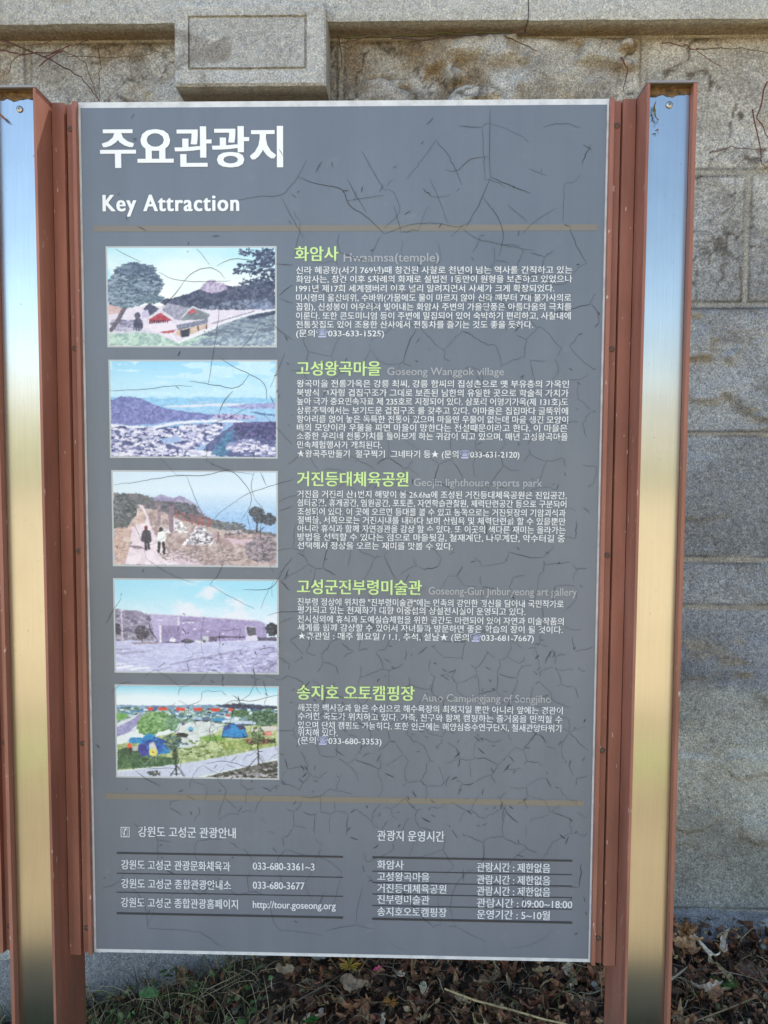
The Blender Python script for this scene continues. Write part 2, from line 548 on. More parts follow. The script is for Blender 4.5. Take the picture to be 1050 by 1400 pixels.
for ci in range(7):
    top, bot = courses[ci], courses[ci + 1]
    sel = (Z <= (top if ci else 9)) & (Z > bot)
    js = [-9.5] + [j for j in np.arange(-9, vj[ci][0] - 0.5, 0.8)] + vj[ci] + [j for j in np.arange(vj[ci][-1] + 0.8, 9, 0.8)] + [9.5]
    js = np.array(sorted(js))
    bi = np.searchsorted(js, X[sel]) - 1
    bi = np.clip(bi, 0, len(js) - 2)
    xl = js[bi]; xr = js[bi + 1]
    xx = X[sel]; zz = Z[sel]
    d = np.minimum(np.minimum(xx - xl, xr - xx), np.minimum(top - zz, zz - bot)) + wob[sel]
    D[sel] = d
    BID[sel] = ci * 100 + bi
    amp = rough_amp[ci]
    h = np.full(xx.shape, 9.0)
    for k in range(7):
        rs = np.random.default_rng(1000 + ci * 50 + k)
        npar = len(js)
        sx_ = rs.uniform(-0.16, 0.16, npar)[bi]; sz_ = rs.uniform(-0.22, 0.22, npar)[bi]
        off = rs.uniform(0.35, 1.25, npar)[bi]
        cx_ = (xl + xr) / 2; cz_ = (top + bot) / 2
        wx_ = (fbm(xx * 6, zz * 6, 40 + k, 3) - 0.5) * 0.10
        pl = amp * off + (sx_ * (xx - cx_ + wx_) + sz_ * (zz - cz_ + wx_)) * (amp / 0.035)
        h = np.minimum(h, pl)
    h = h + amp * 0.55 * (fbm(xx * 9, zz * 11, 60 + ci, 5, 0.55) - 0.5)
    tl = 5.5 * fbm(xx * 2.6 + 0.5 * zz, zz * 4.5 + 3 * BID[sel], 160 + ci, 5, 0.55)      # broken ledges
    h = h + amp * 0.42 * (np.floor(tl) + sstep(0.0, 0.16, tl - np.floor(tl)) - 0.25 * (tl - np.floor(tl)) - 2.6)
    h = np.clip(h, 0.002, amp * 1.8)
    Hh[sel] = h
edge = sstep(0.0045, 0.018, D)
joint = 1 - sstep(0.0045, 0.0065, D)
gap = sstep(0.0045, 0.006, D) * (1 - sstep(0.007, 0.0115, D))
Hh = Hh * edge + 0.0025 * (fbm(X * 60, Z * 60, 8, 3) - 0.5)
# wide worn hollow over the bottom of the big lower block, and the buried boulder lip
Yw = -Hh
# broad concavity (for stains and painted shade in hollows)
def blur(a, r):
    c = np.cumsum(np.pad(a, ((r + 1, r), (0, 0)), 'edge'), 0); a = (c[2 * r + 1:] - c[:-2 * r - 1]) / (2 * r + 1)
    c = np.cumsum(np.pad(a, ((0, 0), (r + 1, r)), 'edge'), 1); return (c[:, 2 * r + 1:] - c[:, :-2 * r - 1]) / (2 * r + 1)
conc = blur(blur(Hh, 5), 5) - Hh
base_hi = np.array([0.46, 0.428, 0.365]); base_lo = np.array([0.360, 0.368, 0.362]); base_bot = np.array([0.46, 0.455, 0.385])
t1 = sstep(1.55, 2.25, Z)[..., None]
col = base_lo * (1 - t1) + base_hi * t1
t2 = sstep(0.93, 1.03, Z + 0.10 * (fbm(X * 5, Z * 3, 71, 4) - 0.5))[..., None]
col = base_bot * (1 - t2) + col * t2
bluez = (sstep(0.95, 1.0, Z + 0.10 * (fbm(X * 5, Z * 3, 71, 4) - 0.5)) * sstep(1.17, 1.13, Z))[..., None]
col = col * (1 - bluez) + np.array([0.285, 0.292, 0.295]) * bluez
bt = 0.88 + 0.24 * _hash(BID, BID * 0, 5)
col = col * bt[..., None]
bl_ = fbm(X * 2.6 + 0.6 * fbm(X * 7, Z * 7, 25, 3), Z * 4.2, 215, 5, 0.55) + 0.06 * Hh / 0.03
col = col * (0.78 + 0.20 * sstep(0.44, 0.50, bl_) + 0.16 * sstep(0.53, 0.60, bl_) + 0.22 * (fbm(X * 9, Z * 9, 15, 4) - 0.5))[..., None]
# ochre and brown weathering on the upper blocks; in hollows and scarps also painted relief shade
st = sstep(0.50, 0.72, fbm(X * 7, Z * 9, 21, 5, 0.6)) * sstep(1.9, 2.45, Z) * 0.75
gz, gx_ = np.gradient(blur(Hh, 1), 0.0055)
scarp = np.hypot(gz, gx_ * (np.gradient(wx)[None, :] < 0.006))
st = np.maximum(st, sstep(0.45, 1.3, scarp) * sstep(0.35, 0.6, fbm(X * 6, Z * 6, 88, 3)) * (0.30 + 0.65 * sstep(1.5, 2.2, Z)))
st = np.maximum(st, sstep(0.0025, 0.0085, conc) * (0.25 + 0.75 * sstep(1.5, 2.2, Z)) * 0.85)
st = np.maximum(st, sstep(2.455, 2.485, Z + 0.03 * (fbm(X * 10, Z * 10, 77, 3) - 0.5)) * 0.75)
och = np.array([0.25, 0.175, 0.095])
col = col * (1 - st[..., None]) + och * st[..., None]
dk = (sstep(0.52, 0.70, fbm(X * 6, Z * 9, 91, 5, 0.65)) * 0.45)[..., None] * sstep(1.7, 2.3, Z)[..., None]
col = col * (1 - dk) + np.array([0.11, 0.095, 0.075]) * dk
chip = (0.7 * sstep(0.60, 0.72, fbm(X * 8 + 3, Z * 18, 55, 4)) * sstep(0.98, 1.0, Z) * sstep(1.10, 1.07, Z))[..., None]
col = col * (1 - chip) + np.array([0.32, 0.275, 0.19]) * chip
moss = (sstep(0.48, 0.7, fbm(X * 6, Z * 6, 33, 4)) * sstep(0.75, 0.35, Z) * 0.5)[..., None]
col = col * (1 - moss) + np.array([0.15, 0.155, 0.10]) * moss
cr = np.abs(fbm(X * 3.1 + 0.8 * fbm(X * 9, Z * 9, 5, 3), Z * 4.3, 140, 5, 0.6) - 0.5)
cr = np.minimum(cr, np.abs(fbm(X * 5 + 7, Z * 3.4 + 0.5 * X, 150, 5, 0.6) - 0.47))
crev = (1 - sstep(0.004, 0.013, cr)) * sstep(0.40, 0.54, fbm(X * 4.5, Z * 4.5, 170, 4)) * (0.25 + 0.6 * sstep(1.5, 2.2, Z))
col = col * (1 - crev[..., None]) + np.array([0.085, 0.062, 0.042]) * crev[..., None]
pale = (sstep(0.58, 0.72, fbm(X * 9, Z * 12, 180, 4, 0.6)) * 0.45 * sstep(1.6, 2.2, Z))[..., None]
col = col * (1 - pale) + np.array([0.50, 0.485, 0.45]) * pale
col = col * (1 - 0.55 * gap[..., None])
mort = np.array([0.40, 0.36, 0.285]) * (0.7 + 0.5 * fbm(X * 30, Z * 30, 19, 3))[..., None]
col = col * (1 - joint[..., None]) + mort * joint[..., None]
core = MB()
core.box(-9, 9, 0.03, 0.34, -0.2, 2.487)
V = np.stack([X, Yw, Z], -1)
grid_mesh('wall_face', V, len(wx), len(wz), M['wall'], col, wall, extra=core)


def stone_front(name, x0, x1, z0, z1, yf, yb, step, amp, colf, parent, grooves=None, bevel=0.0025, seed=1):
    """a dressed stone: front and lower face as a relief, closed by plain sides and back (coordinates relative to the wall)"""
    xs = np.unique(np.r_[np.arange(x0, x1, step), x1, *( [] if grooves is None else [np.array([g - 0.003, g - 0.0015, g + 0.0015, g + 0.003]) for g in grooves[0] + []])])
    zs = np.unique(np.r_[np.arange(z0, z1, step), z1, *( [] if grooves is None else [np.array([g - 0.003, g - 0.0015, g + 0.0015, g + 0.003]) for g in grooves[1]])])
    nb = max(4, int((yb - yf) / max(step, 0.012)))
    XS, ZS = np.meshgrid(xs, zs)
    d = np.minimum(np.minimum(XS - x0, x1 - XS), np.minimum(ZS - z0, z1 - ZS))
    rnd = np.clip(1 - d / bevel, 0, 1) ** 2 * bevel
    Y = yf + rnd + amp * (fbm(XS * 45, ZS * 45, seed, 4, 0.6) - 0.5) + amp * 1.6 * (fbm(XS * 8, ZS * 8, seed + 9, 3) - 0.5)
    if grooves is not None:
        (ga, gb), (gc, gd) = grooves
        inx = (XS > ga - 0.002) & (XS < gb + 0.002); inz = (ZS > gc - 0.002) & (ZS < gd + 0.002)
        g = (inz & ((np.abs(XS - ga) < 0.002) | (np.abs(XS - gb) < 0.002))) | (inx & ((np.abs(ZS - gc) < 0.002) | (np.abs(ZS - gd) < 0.002)))
        Y = np.where(g, Y + 0.006, Y)
    front = np.stack([XS, Y, ZS], -1)
    ys = np.linspace(0, 1, nb)[1:]
    low = front[0]
    under = []
    for t in ys[::-1]:
        r = low.copy()
        r[:, 1] = low[:, 1] * (1 - t) + yb * t
        r[:, 2] = z0 + 0.006 * (fbm(r[:, 0] * 12, r[:, 1] * 12, seed + 3, 3) - 0.5) * t + 0 * t
        under.append(r)
    topr = []
    for t in ys:
        r = front[-1].copy()
        r[:, 1] = r[:, 1] * (1 - t) + yb * t
        topr.append(r)
    allv = np.concatenate([np.array(under), front, np.array(topr)], 0)
    cols = colf(allv[..., 0], allv[..., 1], allv[..., 2])
    ex = MB()
    for side, xx in ((0, x0), (-1, x1)):
        ring = allv[:, side]
        zc = [(xx, yb, z0), (xx, yb, z1)]
        npts = len(ring)
        nu = len(under)
        fr = ring[nu:nu + len(zs)]
        back = [(xx, yb, float(p[2])) for p in fr]
        for i in range(len(fr) - 1):
            q = [tuple(fr[i]), tuple(fr[i + 1]), back[i + 1], back[i]]
            if side == 0:
                q = q[::-1]
            ex.add(q, [(0, 3, 2, 1)] if side == 0 else [(0, 3, 2, 1)])
    st_ = grid_mesh(name, allv, len(xs), allv.shape[0], M['coping'], cols, parent, extra=ex)
    st_.data.set_sharp_from_angle(angle=math.radians(38))
    return st_


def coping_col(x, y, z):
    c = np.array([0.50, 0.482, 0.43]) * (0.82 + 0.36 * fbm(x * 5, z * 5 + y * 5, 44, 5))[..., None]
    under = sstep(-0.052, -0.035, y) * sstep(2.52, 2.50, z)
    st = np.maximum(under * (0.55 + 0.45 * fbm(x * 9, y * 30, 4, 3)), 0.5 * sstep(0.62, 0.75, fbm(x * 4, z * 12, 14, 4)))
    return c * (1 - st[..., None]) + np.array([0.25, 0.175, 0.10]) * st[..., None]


cj = [-9, -7.2, -5.4, -3.6, -2.2, -0.95, 0.372, 1.62, 3.0, 4.8, 6.6, 9]
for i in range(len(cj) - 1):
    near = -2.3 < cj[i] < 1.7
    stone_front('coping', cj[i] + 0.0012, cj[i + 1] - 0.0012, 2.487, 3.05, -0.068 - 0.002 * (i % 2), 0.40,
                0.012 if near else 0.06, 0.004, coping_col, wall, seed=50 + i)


def corbel_col(x, y, z):
    c = np.array([0.54, 0.515, 0.455]) * (0.80 + 0.40 * fbm(x * 9, z * 9 + y * 5, 64, 5))[..., None]
    ins = ((x > -0.376) & (x < -0.119) & (z > 2.369) & (z < 2.479))
    c = np.where(ins[..., None], c * 0.88, c)
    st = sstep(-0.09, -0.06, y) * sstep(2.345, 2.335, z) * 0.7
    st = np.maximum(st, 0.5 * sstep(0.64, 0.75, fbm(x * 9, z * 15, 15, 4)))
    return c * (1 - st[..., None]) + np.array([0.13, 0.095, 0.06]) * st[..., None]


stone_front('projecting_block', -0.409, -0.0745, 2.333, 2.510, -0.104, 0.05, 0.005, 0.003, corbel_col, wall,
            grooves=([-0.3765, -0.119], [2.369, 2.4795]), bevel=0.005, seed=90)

# buried foundation boulders that stick out under the lowest block
for (bx0, bx1, ztop, yo, sd) in ((0.42, 1.55, 0.405, -0.075, 3), (-1.15, -0.16, 0.285, -0.035, 8)):
    us = np.linspace(0, 1, 90); vs = np.linspace(0, 1, 40)
    U, W = np.meshgrid(us, vs)
    xx = bx0 + (bx1 - bx0) * U
    arch = np.sin(np.pi * U) ** 0.45
    ang = W * math.pi * 0.75
    zt = ztop + 0.030 * (fbm(xx * 4, xx * 0, sd, 3) - 0.5) * 2
    zz = zt - 0.40 * (1 - np.cos(ang * 0.9)) * 0.9 - (1 - arch) * 0.10
    yy = 0.02 + (yo - 0.02) * np.sin(np.minimum(ang * 1.6, math.pi / 2)) * arch - 0.02 * (fbm(xx * 7, zz * 9, sd + 5, 4) - 0.5)
    cc = np.array([0.29, 0.272, 0.245]) * (0.7 + 0.6 * fbm(xx * 10, zz * 10, sd + 2, 4))[..., None]
    grid_mesh('foundation_stone', np.stack([xx, yy, zz], -1)[::-1], 90, 40, M['wall'], cc[::-1], wall)

# ------------------------------------------------------------------ sign: posts, channels, panel
sign = empty('information_sign', (0, 0, 0.3))
tag(sign, 'tall grey tourist information sign of cracked film between brown and steel posts', 'sign')
OFF = Vector((0, 0, -0.3))
ZT = 2.0685
YF = -0.055


def mkpart(mb, name, mats, parent, **k):
    mb.v = [(p[0], p[1], p[2] - 0.3) for p in mb.v]
    return mb.build(name, mats, parent, **k)


def screw_mb(x, y, z, r):
    s = MB()
    n_ = 14
    prof = [(r, 0.0), (r * 0.92, -0.0012), (r * 0.6, -0.0022), (r * 0.42, -0.0024)]
    vs = []; fs = []
    for (rr_, yy) in prof:
        for j in range(n_):
            t = 2 * math.pi * j / n_
            vs.append((x + rr_ * math.cos(t), y + yy, z + rr_ * math.sin(t)))
    for i in range(len(prof) - 1):
        for j in range(n_):
            j2 = (j + 1) % n_
            fs.append((i * n_ + j, i * n_ + j2, (i + 1) * n_ + j2, (i + 1) * n_ + j))
    s.add(vs, fs, 0)
    k = len(prof) - 1
    s.add(vs[k * n_:], [tuple(range(n_))], 0)
    a = r * 0.30
    for ang in (0.5, 0.5 + math.pi / 2):
        ca, sa = math.cos(ang), math.sin(ang)
        q = [(-a, -a * .3), (a, -a * .3), (a, a * .3), (-a, a * .3)]
        s.add([(x + p * ca - q_ * sa, y - 0.0026 - 0.0001 * ang, z + p * sa + q_ * ca) for p, q_ in q], [(0, 1, 2, 3)], 1)
    return s


def post(sgn):
    xi, xo = 0.4608 * sgn, 0.5348 * sgn
    t = 0.0042
    w = MB()
    def bx(xa, xb, *r, mat=0):
        w.box(min(xa, xb), max(xa, xb), *r, mat)
    bx(xi, xi + t * sgn, YF, 0.06, -0.2, ZT)                      # inner side wall
    bx(xo - 0.0055 * sgn, xo, YF, 0.06, -0.2, ZT)                 # outer side wall
    bx(xi + t * sgn, xo - 0.0055 * sgn, -0.034, -0.030, -0.2, ZT - 0.0005)   # web behind the strip
    bx(xi + t * sgn, xo - 0.0055 * sgn, 0.054, 0.058, -0.2, ZT - 0.0005)     # back web
    p = mkpart(w, 'post', M['brown'], sign)
    s = MB()
    s.box(min(xi + t * sgn, xo - .0055 * sgn) + 0.0006, max(xi + t * sgn, xo - .0055 * sgn) - 0.0006, -0.041, -0.0345, -0.19, ZT - 0.006)
    mkpart(s, 'steel_strip', M['steel'], p)
    c_ = MB()
    c_.box(min(xi, xo) - 0.0008, max(xi, xo) + 0.0008, YF - 0.001, 0.061, ZT + 0.0004, ZT + 0.0034)
    mkpart(c_, 'cap', M['cap'], p)
    r_ = MB()   # rusty run-off dirt caught under the cap
    xa, xb = sorted((xi + t * sgn + 0.0008, xo - .0055 * sgn - 0.0008))
    xs = np.linspace(xa, xb, 30)
    top = ZT - 0.0015
    low = ZT - 0.008 - 0.009 * fbm(xs * 90, xs * 0 + sgn * 5, 12, 3)
    vs = [(x, -0.0418, top) for x in xs] + [(x, -0.0418, z) for x, z in zip(xs, low)]
    vs += [(x, -0.052, top) for x in xs]
    k = len(xs)
    fs = [(k + i, k + i + 1, i + 1, i) for i in range(k - 1)] + [(i, i + 1, 2 * k + i + 1, 2 * k + i) for i in range(k - 1)]
    r_.add(vs, fs)
    mkpart(r_, 'rust_deposit', M['rust'], p)
    x_s = (0.4982 if sgn > 0 else -0.4925)
    mkpart(screw_mb(x_s, -0.0418, 2.043, 0.0052), 'screw', [M['screw'], M['screw_dark']], p)
    return p


for sg in (-1, 1):
    post(sg)


def channel(x_in, x_out, zscrews):
    """brown edge profile clamping the board: lip at the board, screw groove, flat face against the post"""
    sg = 1 if x_out > x_in else -1
    L = abs(x_out - x_in)
    prof = [(0.0, 0.014), (0.0, -0.0095), (0.0060, -0.0095), (0.0066, 0.0005), (0.0186, 0.0010), (0.0188, 0.0105), (0.0204, 0.0105), (0.0206, -0.0055),
            (L - 0.0012, -0.0045), (L - 0.0012, 0.014)]
    z0, z1 = 0.668, 2.069
    m_ = MB()
    vs = [(x_in + sg * a, y, z0 + (0.003 if a < 0.018 else 0)) for a, y in prof] + [(x_in + sg * a, y, z1) for a, y in prof]
    k = len(prof)
    fs = []
    for i in range(k):
        j = (i + 1) % k
        f_ = (i, j, k + j, k + i)
        fs.append(f_ if sg > 0 else f_[::-1])
    fs += [tuple(range(k)), tuple(range(2 * k - 1, k - 1, -1))]
    m_.add(vs, fs)
    ch = mkpart(m_, 'edge_channel', M['brown'], sign)
    for z in zscrews:
        mkpart(screw_mb(x_in + sg * 0.0126, 0.0004, z, 0.0046), 'screw', [M['screw_dull'], M['screw_dark']], ch)


zs_ = [2.031, 1.685, 1.355, 1.032, 0.712]
channel(-0.4190, -0.4606, zs_)
channel(0.4190, 0.4606, zs_)
channel(-0.5350 - 0.0416, -0.5350, zs_)      # the next field of the sign starts left of the left post
nb_ = MB()
nb_.box(-0.5766 - 0.84, -0.5768, 0.0, 0.006, 0.671, 2.071, 0)
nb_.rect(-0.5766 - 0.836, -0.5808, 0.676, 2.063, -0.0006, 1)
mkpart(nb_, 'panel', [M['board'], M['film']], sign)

# ---- main panel: white board, grey film, network of cracks (one mesh, four materials)
PL, PR, PB, PT = -0.4188, 0.4188, 0.6705, 2.0715
pan = MB()
pan.box(PL, PR, 0.0, 0.006, PB, PT, 0)
FL, FR, FB, FT = -0.4150, 0.4155, 0.6765, 2.0625
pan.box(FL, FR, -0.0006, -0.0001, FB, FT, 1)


def ribbon(pts, w0, w1, mat_, y=-0.0019):
    """thin crack along panel points (x, z), width w0 at the ends to w1 mid-way"""
    P_ = [np.array(p) for p in pts]
    n_ = len(P_)
    vs = []
    for i, p in enumerate(P_):
        d = P_[min(i + 1, n_ - 1)] - P_[max(i - 1, 0)]
        L = np.hypot(*d) + 1e-9
        nn = np.array([-d[1], d[0]]) / L
        t = i / (n_ - 1)
        w = w0 + (w1 - w0) * math.sin(math.pi * t) ** 0.7
        vs.append((p[0] + nn[0] * w / 2, y, p[1] + nn[1] * w / 2))
        vs.append((p[0] - nn[0] * w / 2, y, p[1] - nn[1] * w / 2))
    pan.add(vs, [(2 * i, 2 * i + 1, 2 * i + 3, 2 * i + 2) for i in range(n_ - 1)], mat_)


def crooked(pts, rough, seg=0.008):
    """resample a polyline, smooth its corners a little and add small irregularities"""
    pts = [np.array(p, float) for p in pts]
    out = []
    for a, b2 in zip(pts[:-1], pts[1:]):
        k = max(1, int(np.hypot(*(b2 - a)) / seg))
        for i in range(k):
            out.append(a + (b2 - a) * i / k)
    out.append(pts[-1])
    out = np.array(out)
    for _ in range(2):
        out[1:-1] = (out[:-2] + 2 * out[1:-1] + out[2:]) / 4
    if len(out) > 2:
        out[1:-1] += RNG.normal(0, rough, (len(out) - 2, 2))
    return out


def pxz(px, py):
    q = at(px, py, 0.0)
    return (q.x, q.z)


def inside(p):
    return FL + 0.003 < p[0] < FR - 0.003 and FB + 0.003 < p[1] < FT - 0.003


# traced cracks: (scale, x offset, y offset, polylines in that enlarged view)
TR = [
 (2.0, 525, 0, [[(290, 300), (288, 430), (292, 485)], [(292, 485), (340, 505), (400, 530)], [(292, 485), (260, 560), (225, 620)],
   [(0, 640), (80, 612), (140, 610), (215, 625), (240, 600)], [(125, 490), (148, 540), (175, 610)], [(168, 465), (190, 480), (215, 455), (235, 432), (285, 430)],
   [(215, 625), (240, 650), (300, 665), (370, 680), (410, 685)], [(270, 540), (310, 590), (330, 640), (315, 700)], [(380, 640), (410, 605), (470, 570)], [(0, 520), (20, 510), (50, 580), (0, 625)]]),
 (2.0, 0, 0, [[(840, 435), (815, 485), (770, 540), (720, 535), (650, 548)], [(815, 485), (870, 505), (940, 515), (950, 560), (1000, 590), (1050, 640)],
   [(950, 490), (970, 530), (1000, 580)], [(770, 540), (800, 600), (830, 650)], [(990, 415), (1020, 470), (1050, 520)], [(945, 550), (1050, 535)]]),
 (3.889, 130, 320, [[(340, 205), (415, 245), (590, 258), (720, 250)], [(470, 260), (450, 300), (400, 345), (360, 390)], [(470, 260), (500, 215), (560, 185), (650, 175), (690, 240)],
   [(650, 170), (690, 140), (760, 128), (850, 145)], [(625, 660), (655, 480), (662, 380)], [(770, 620), (840, 540), (880, 470)], [(960, 160), (1050, 165)], [(540, 80), (590, 130), (610, 165)],
   [(980, 330), (1010, 290), (1050, 270)], [(930, 460), (985, 520), (1050, 560)], [(980, 340), (1020, 360), (1050, 370)], [(110, 80), (200, 130), (245, 150)]]),
 (3.889, 130, 480, [[(80, 212), (250, 205), (420, 182), (520, 188)], [(500, 160), (560, 165), (610, 182), (690, 185), (735, 212), (790, 178), (820, 125)], [(602, 175), (618, 90), (630, 0)],
   [(660, 30), (720, 75), (800, 115), (885, 150), (915, 180), (912, 260)], [(1010, 10), (975, 100), (930, 195)], [(735, 212), (690, 255), (660, 330)], [(900, 340), (940, 380), (1050, 500)], [(930, 235), (950, 260), (955, 290)]]),
 (3.889, 130, 630, [[(100, 128), (300, 100), (420, 78), (530, 80), (625, 75), (680, 45), (740, 55), (790, 110), (835, 180), (832, 240), (780, 310)],
   [(745, 218), (790, 180), (900, 145), (1050, 100)], [(975, 270), (1050, 240)], [(880, 60), (910, 130)], [(810, 290), (825, 360)], [(980, 600), (1050, 515)]]),
 (3.889, 130, 780, [[(790, 100), (940, 102), (1000, 0)], [(940, 102), (942, 140)], [(980, 280), (1050, 250)], [(870, 425), (890, 405), (960, 410)]]),
 (3.889, 130, 925, [[(690, 145), (720, 120), (790, 122), (820, 138), (930, 105), (980, 95)], [(590, 460), (700, 440), (760, 470), (870, 480)], [(895, 20), (915, 100)], [(540, 380), (620, 350), (600, 250), (640, 245)]]),
]
for sc, ox, oy, pls in TR:
    for pl in pls:
        pts = crooked([pxz(ox + a / sc, oy + b2 / sc) for a, b2 in pl], 0.0004)
        ribbon(pts, 0.0003, RNG.choice([0.0005, 0.0006, 0.0008]), RNG.choice([2, 3]))

# a cell network over the weathered middle and lower right of the film
def dens(px, py):
    d = 0.10
    d = np.where((px > 390) & (py > 330), 0.42, d)
    d = np.where((px > 390) & (py > 640), 0.52, d)
    d = np.where((py > 860) & (py < 1130) & (px > 230), 0.95, d)
    d = np.where((px < 230) & (py < 1000), 0.05, d)
    d = np.where((py < 330), 0.10, d)
    d = np.where((py < 330) & (px > 480) & (py > 200), 0.16, d)
    d = np.where(py > 1150, 0.28, d)
    d = np.where(py > 1240, 0.05, d)
    return d

seeds = []
tries = RNG.uniform((95, 130), (845, 1320), (6000, 2))
for q in tries:
    dn = float(dens(q[0], q[1]))
    rmin = 18 / math.sqrt(dn)
    if all((q[0] - s_[0]) ** 2 + (q[1] - s_[1]) ** 2 > min(rmin, 120) ** 2 for s_ in seeds):
        seeds.append(q)
vv, _, ff, _, _, _ = delaunay_2d_cdt([Vector((float(a), float(b2))) for a, b2 in seeds], [], [], 0, 1e-6)
cc_ = {}
edges = {}
for fi, fc in enumerate(ff):
    a, b2, c2 = (vv[i] for i in fc[:3])
    dd = 2 * (a.x * (b2.y - c2.y) + b2.x * (c2.y - a.y) + c2.x * (a.y - b2.y))
    if abs(dd) < 1e-6:
        continue
    ux = ((a.length_squared) * (b2.y - c2.y) + (b2.length_squared) * (c2.y - a.y) + (c2.length_squared) * (a.y - b2.y)) / dd
    uy = ((a.length_squared) * (c2.x - b2.x) + (b2.length_squared) * (a.x - c2.x) + (c2.length_squared) * (b2.x - a.x)) / dd
    cc_[fi] = (ux, uy)
    for i in range(3):
        e = tuple(sorted((fc[i], fc[(i + 1) % 3])))
        edges.setdefault(e, []).append(fi)
for e, fl in edges.items():
    if len(fl) != 2 or fl[0] not in cc_ or fl[1] not in cc_:
        continue
    p, q = np.array(cc_[fl[0]]), np.array(cc_[fl[1]])
    L = np.hypot(*(q - p))
    mx, my = (p + q) / 2
    if not (100 < mx < 840 and 140 < my < 1310) or L > 130 or L < 3:
        continue
    dn = float(dens(mx, my))
    if my < 560 and mx < 400:
        continue
    if RNG.random() > (0.55 if dn < 0.2 else 0.76):
        continue
    nrm = np.array([-(q - p)[1], (q - p)[0]]) / L
    mid = (p + q) / 2 + nrm * RNG.normal(0, 0.15) * L
    s0, s1 = (0, 1) if RNG.random() < 0.62 else ((0, RNG.uniform(0.35, 0.8)) if RNG.random() < 0.5 else (RNG.uniform(0.2, 0.6), 1))
    pts = []
    for i in range(7):
        t = s0 + (s1 - s0) * i / 6
        pts.append((1 - t) ** 2 * p + 2 * t * (1 - t) * mid + t * t * q)
    w3 = [pxz(*a) for a in pts]
    if not all(inside(a) for a in w3):
        continue
    w3 = crooked(w3, 0.00065, 0.006)
    thick = RNG.random() < 0.10
    ribbon(w3, 0.00025, RNG.uniform(0.0006, 0.0009) if thick else RNG.uniform(0.0003, 0.00055), 2 if thick or RNG.random() < .4 else 3)
# short loose splits
for _ in range(1150):
    px, py = RNG.uniform((112, 150), (830, 1300))
    if RNG.random() > float(dens(px, py)) * 0.75 + 0.04:
        continue
    L = RNG.gamma(3.0, 2.3)
    a = RNG.choice([RNG.uniform(0, math.pi), 0.75, 2.3])
    a += RNG.normal(0, 0.25)
    bend = RNG.normal(0, 0.25)
    pts = [(px + L * (t - .5) * math.cos(a + bend * t), py + L * (t - .5) * math.sin(a + bend * t)) for t in np.linspace(0, 1, 5)]
    w3 = [pxz(*q) for q in pts]
    if all(inside(q) for q in w3):
        ribbon(w3, 0.0002, RNG.uniform(0.0006, 0.0012), 2 if RNG.random() < .45 else 3)
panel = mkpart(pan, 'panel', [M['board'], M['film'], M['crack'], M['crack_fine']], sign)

# ---- lettering
_tc = bpy.data.curves.new('lettering_source', 'FONT')
_tc.resolution_u = 3
_to = bpy.data.objects.new('lettering_source', _tc)
C.objects.link(_to)


def letters(mb, s, xl, xr, ym, em, bold=0.0, lav=False, y=-0.0014, yr=None):
    if bold > 0.01:      # heavy weight: three layers of a moderately thickened outline, side by side
        for i, dx in enumerate((0, -1.05 * bold, 1.05 * bold)):
            letters1(mb, s, xl + dx * em, xr + dx * em, ym, em, 0.003, False, y - 0.00004 * i)
            letters1(mb, s, xl + dx * em, xr + dx * em, ym + 0.45 * bold * em, em, 0.003, False, y - 0.00004 * i - 0.00002)
    else:
        letters1(mb, s, xl - 0.004 * em, xr - 0.004 * em, ym, em, 0.0035, lav, y)
        letters1(mb, s, xl + bold * em, xr + bold * em, ym, em, 0.0035, lav, y - 0.00004)


def letters1(mb, s, xl, xr, ym, em, bold=0.0, lav=False, y=-0.0014, yr=None):
    """set one line of text on the panel between two measured ends, centred on height ym (all as measured in the photograph)"""
    _tc.body = s
    _tc.offset = bold
    dg = bpy.context.evaluated_depsgraph_get()
    dg.update()
    me = bpy.data.meshes.new_from_object(_to.evaluated_get(dg))
    co = np.array([v.co[:] for v in me.vertices])
    A = at(xl, ym, 0); B_ = at(xr, ym, 0); mid = at((xl + xr) / 2, ym, 0)
    k = (at((xl + xr) / 2, ym - 10, 0).z - at((xl + xr) / 2, ym + 10, 0).z) / 20.0
    w = (B_.x - A.x)
    x0, x1 = co[:, 0].min(), co[:, 0].max()
    sx2 = w / (x1 - x0)
    sz2 = em * k
    V2 = [(A.x + (c[0] - x0) * sx2, y, mid.z + (c[1] - 0.345) * sz2) for c in co]
    F2 = [tuple(p.vertices) for p in me.polygons]
    # lavender telephone glyphs keep their own ink
    if lav and '☎' in s:
        pre = s.split('☎')[0]
        _tc.body = pre + '☎'
        dg.update()
        m2 = bpy.data.meshes.new_from_object(_to.evaluated_get(dg))
        k_end = max(v.co.x for v in m2.vertices)
        _tc.body = pre
        dg.update()
        m3 = bpy.data.meshes.new_from_object(_to.evaluated_get(dg))
        k_beg = max(v.co.x for v in m3.vertices)
        fa = []; fb = []
        for f_ in F2:
            cx2 = sum(co[i, 0] for i in f_) / len(f_)
            (fb if k_beg + 0.01 < cx2 < k_end + 0.005 else fa).append(f_)
        o = len(mb.v)
        mb.add(V2, fa, 0)
        mb.f.extend(tuple(i + o for i in f_) for f_ in fb); mb.m.extend([1] * len(fb))
        for mm in (m2, m3):
            bpy.data.meshes.remove(mm)
    else:
        mb.add(V2, F2, 0)
    bpy.data.meshes.remove(me)


h = MB(); letters(h, '주요관광지', 139, 385.5, 203, 61, 0.028)
mkpart(h, 'korean_heading', M['white'], panel)
_tc.space_character = 1.13
h = MB(); letters(h, 'Key Attraction', 141.5, 326.5, 277.5, 32, 0.026)
_tc.space_character = 1.0
mkpart(h, 'english_heading', M['white'], panel)

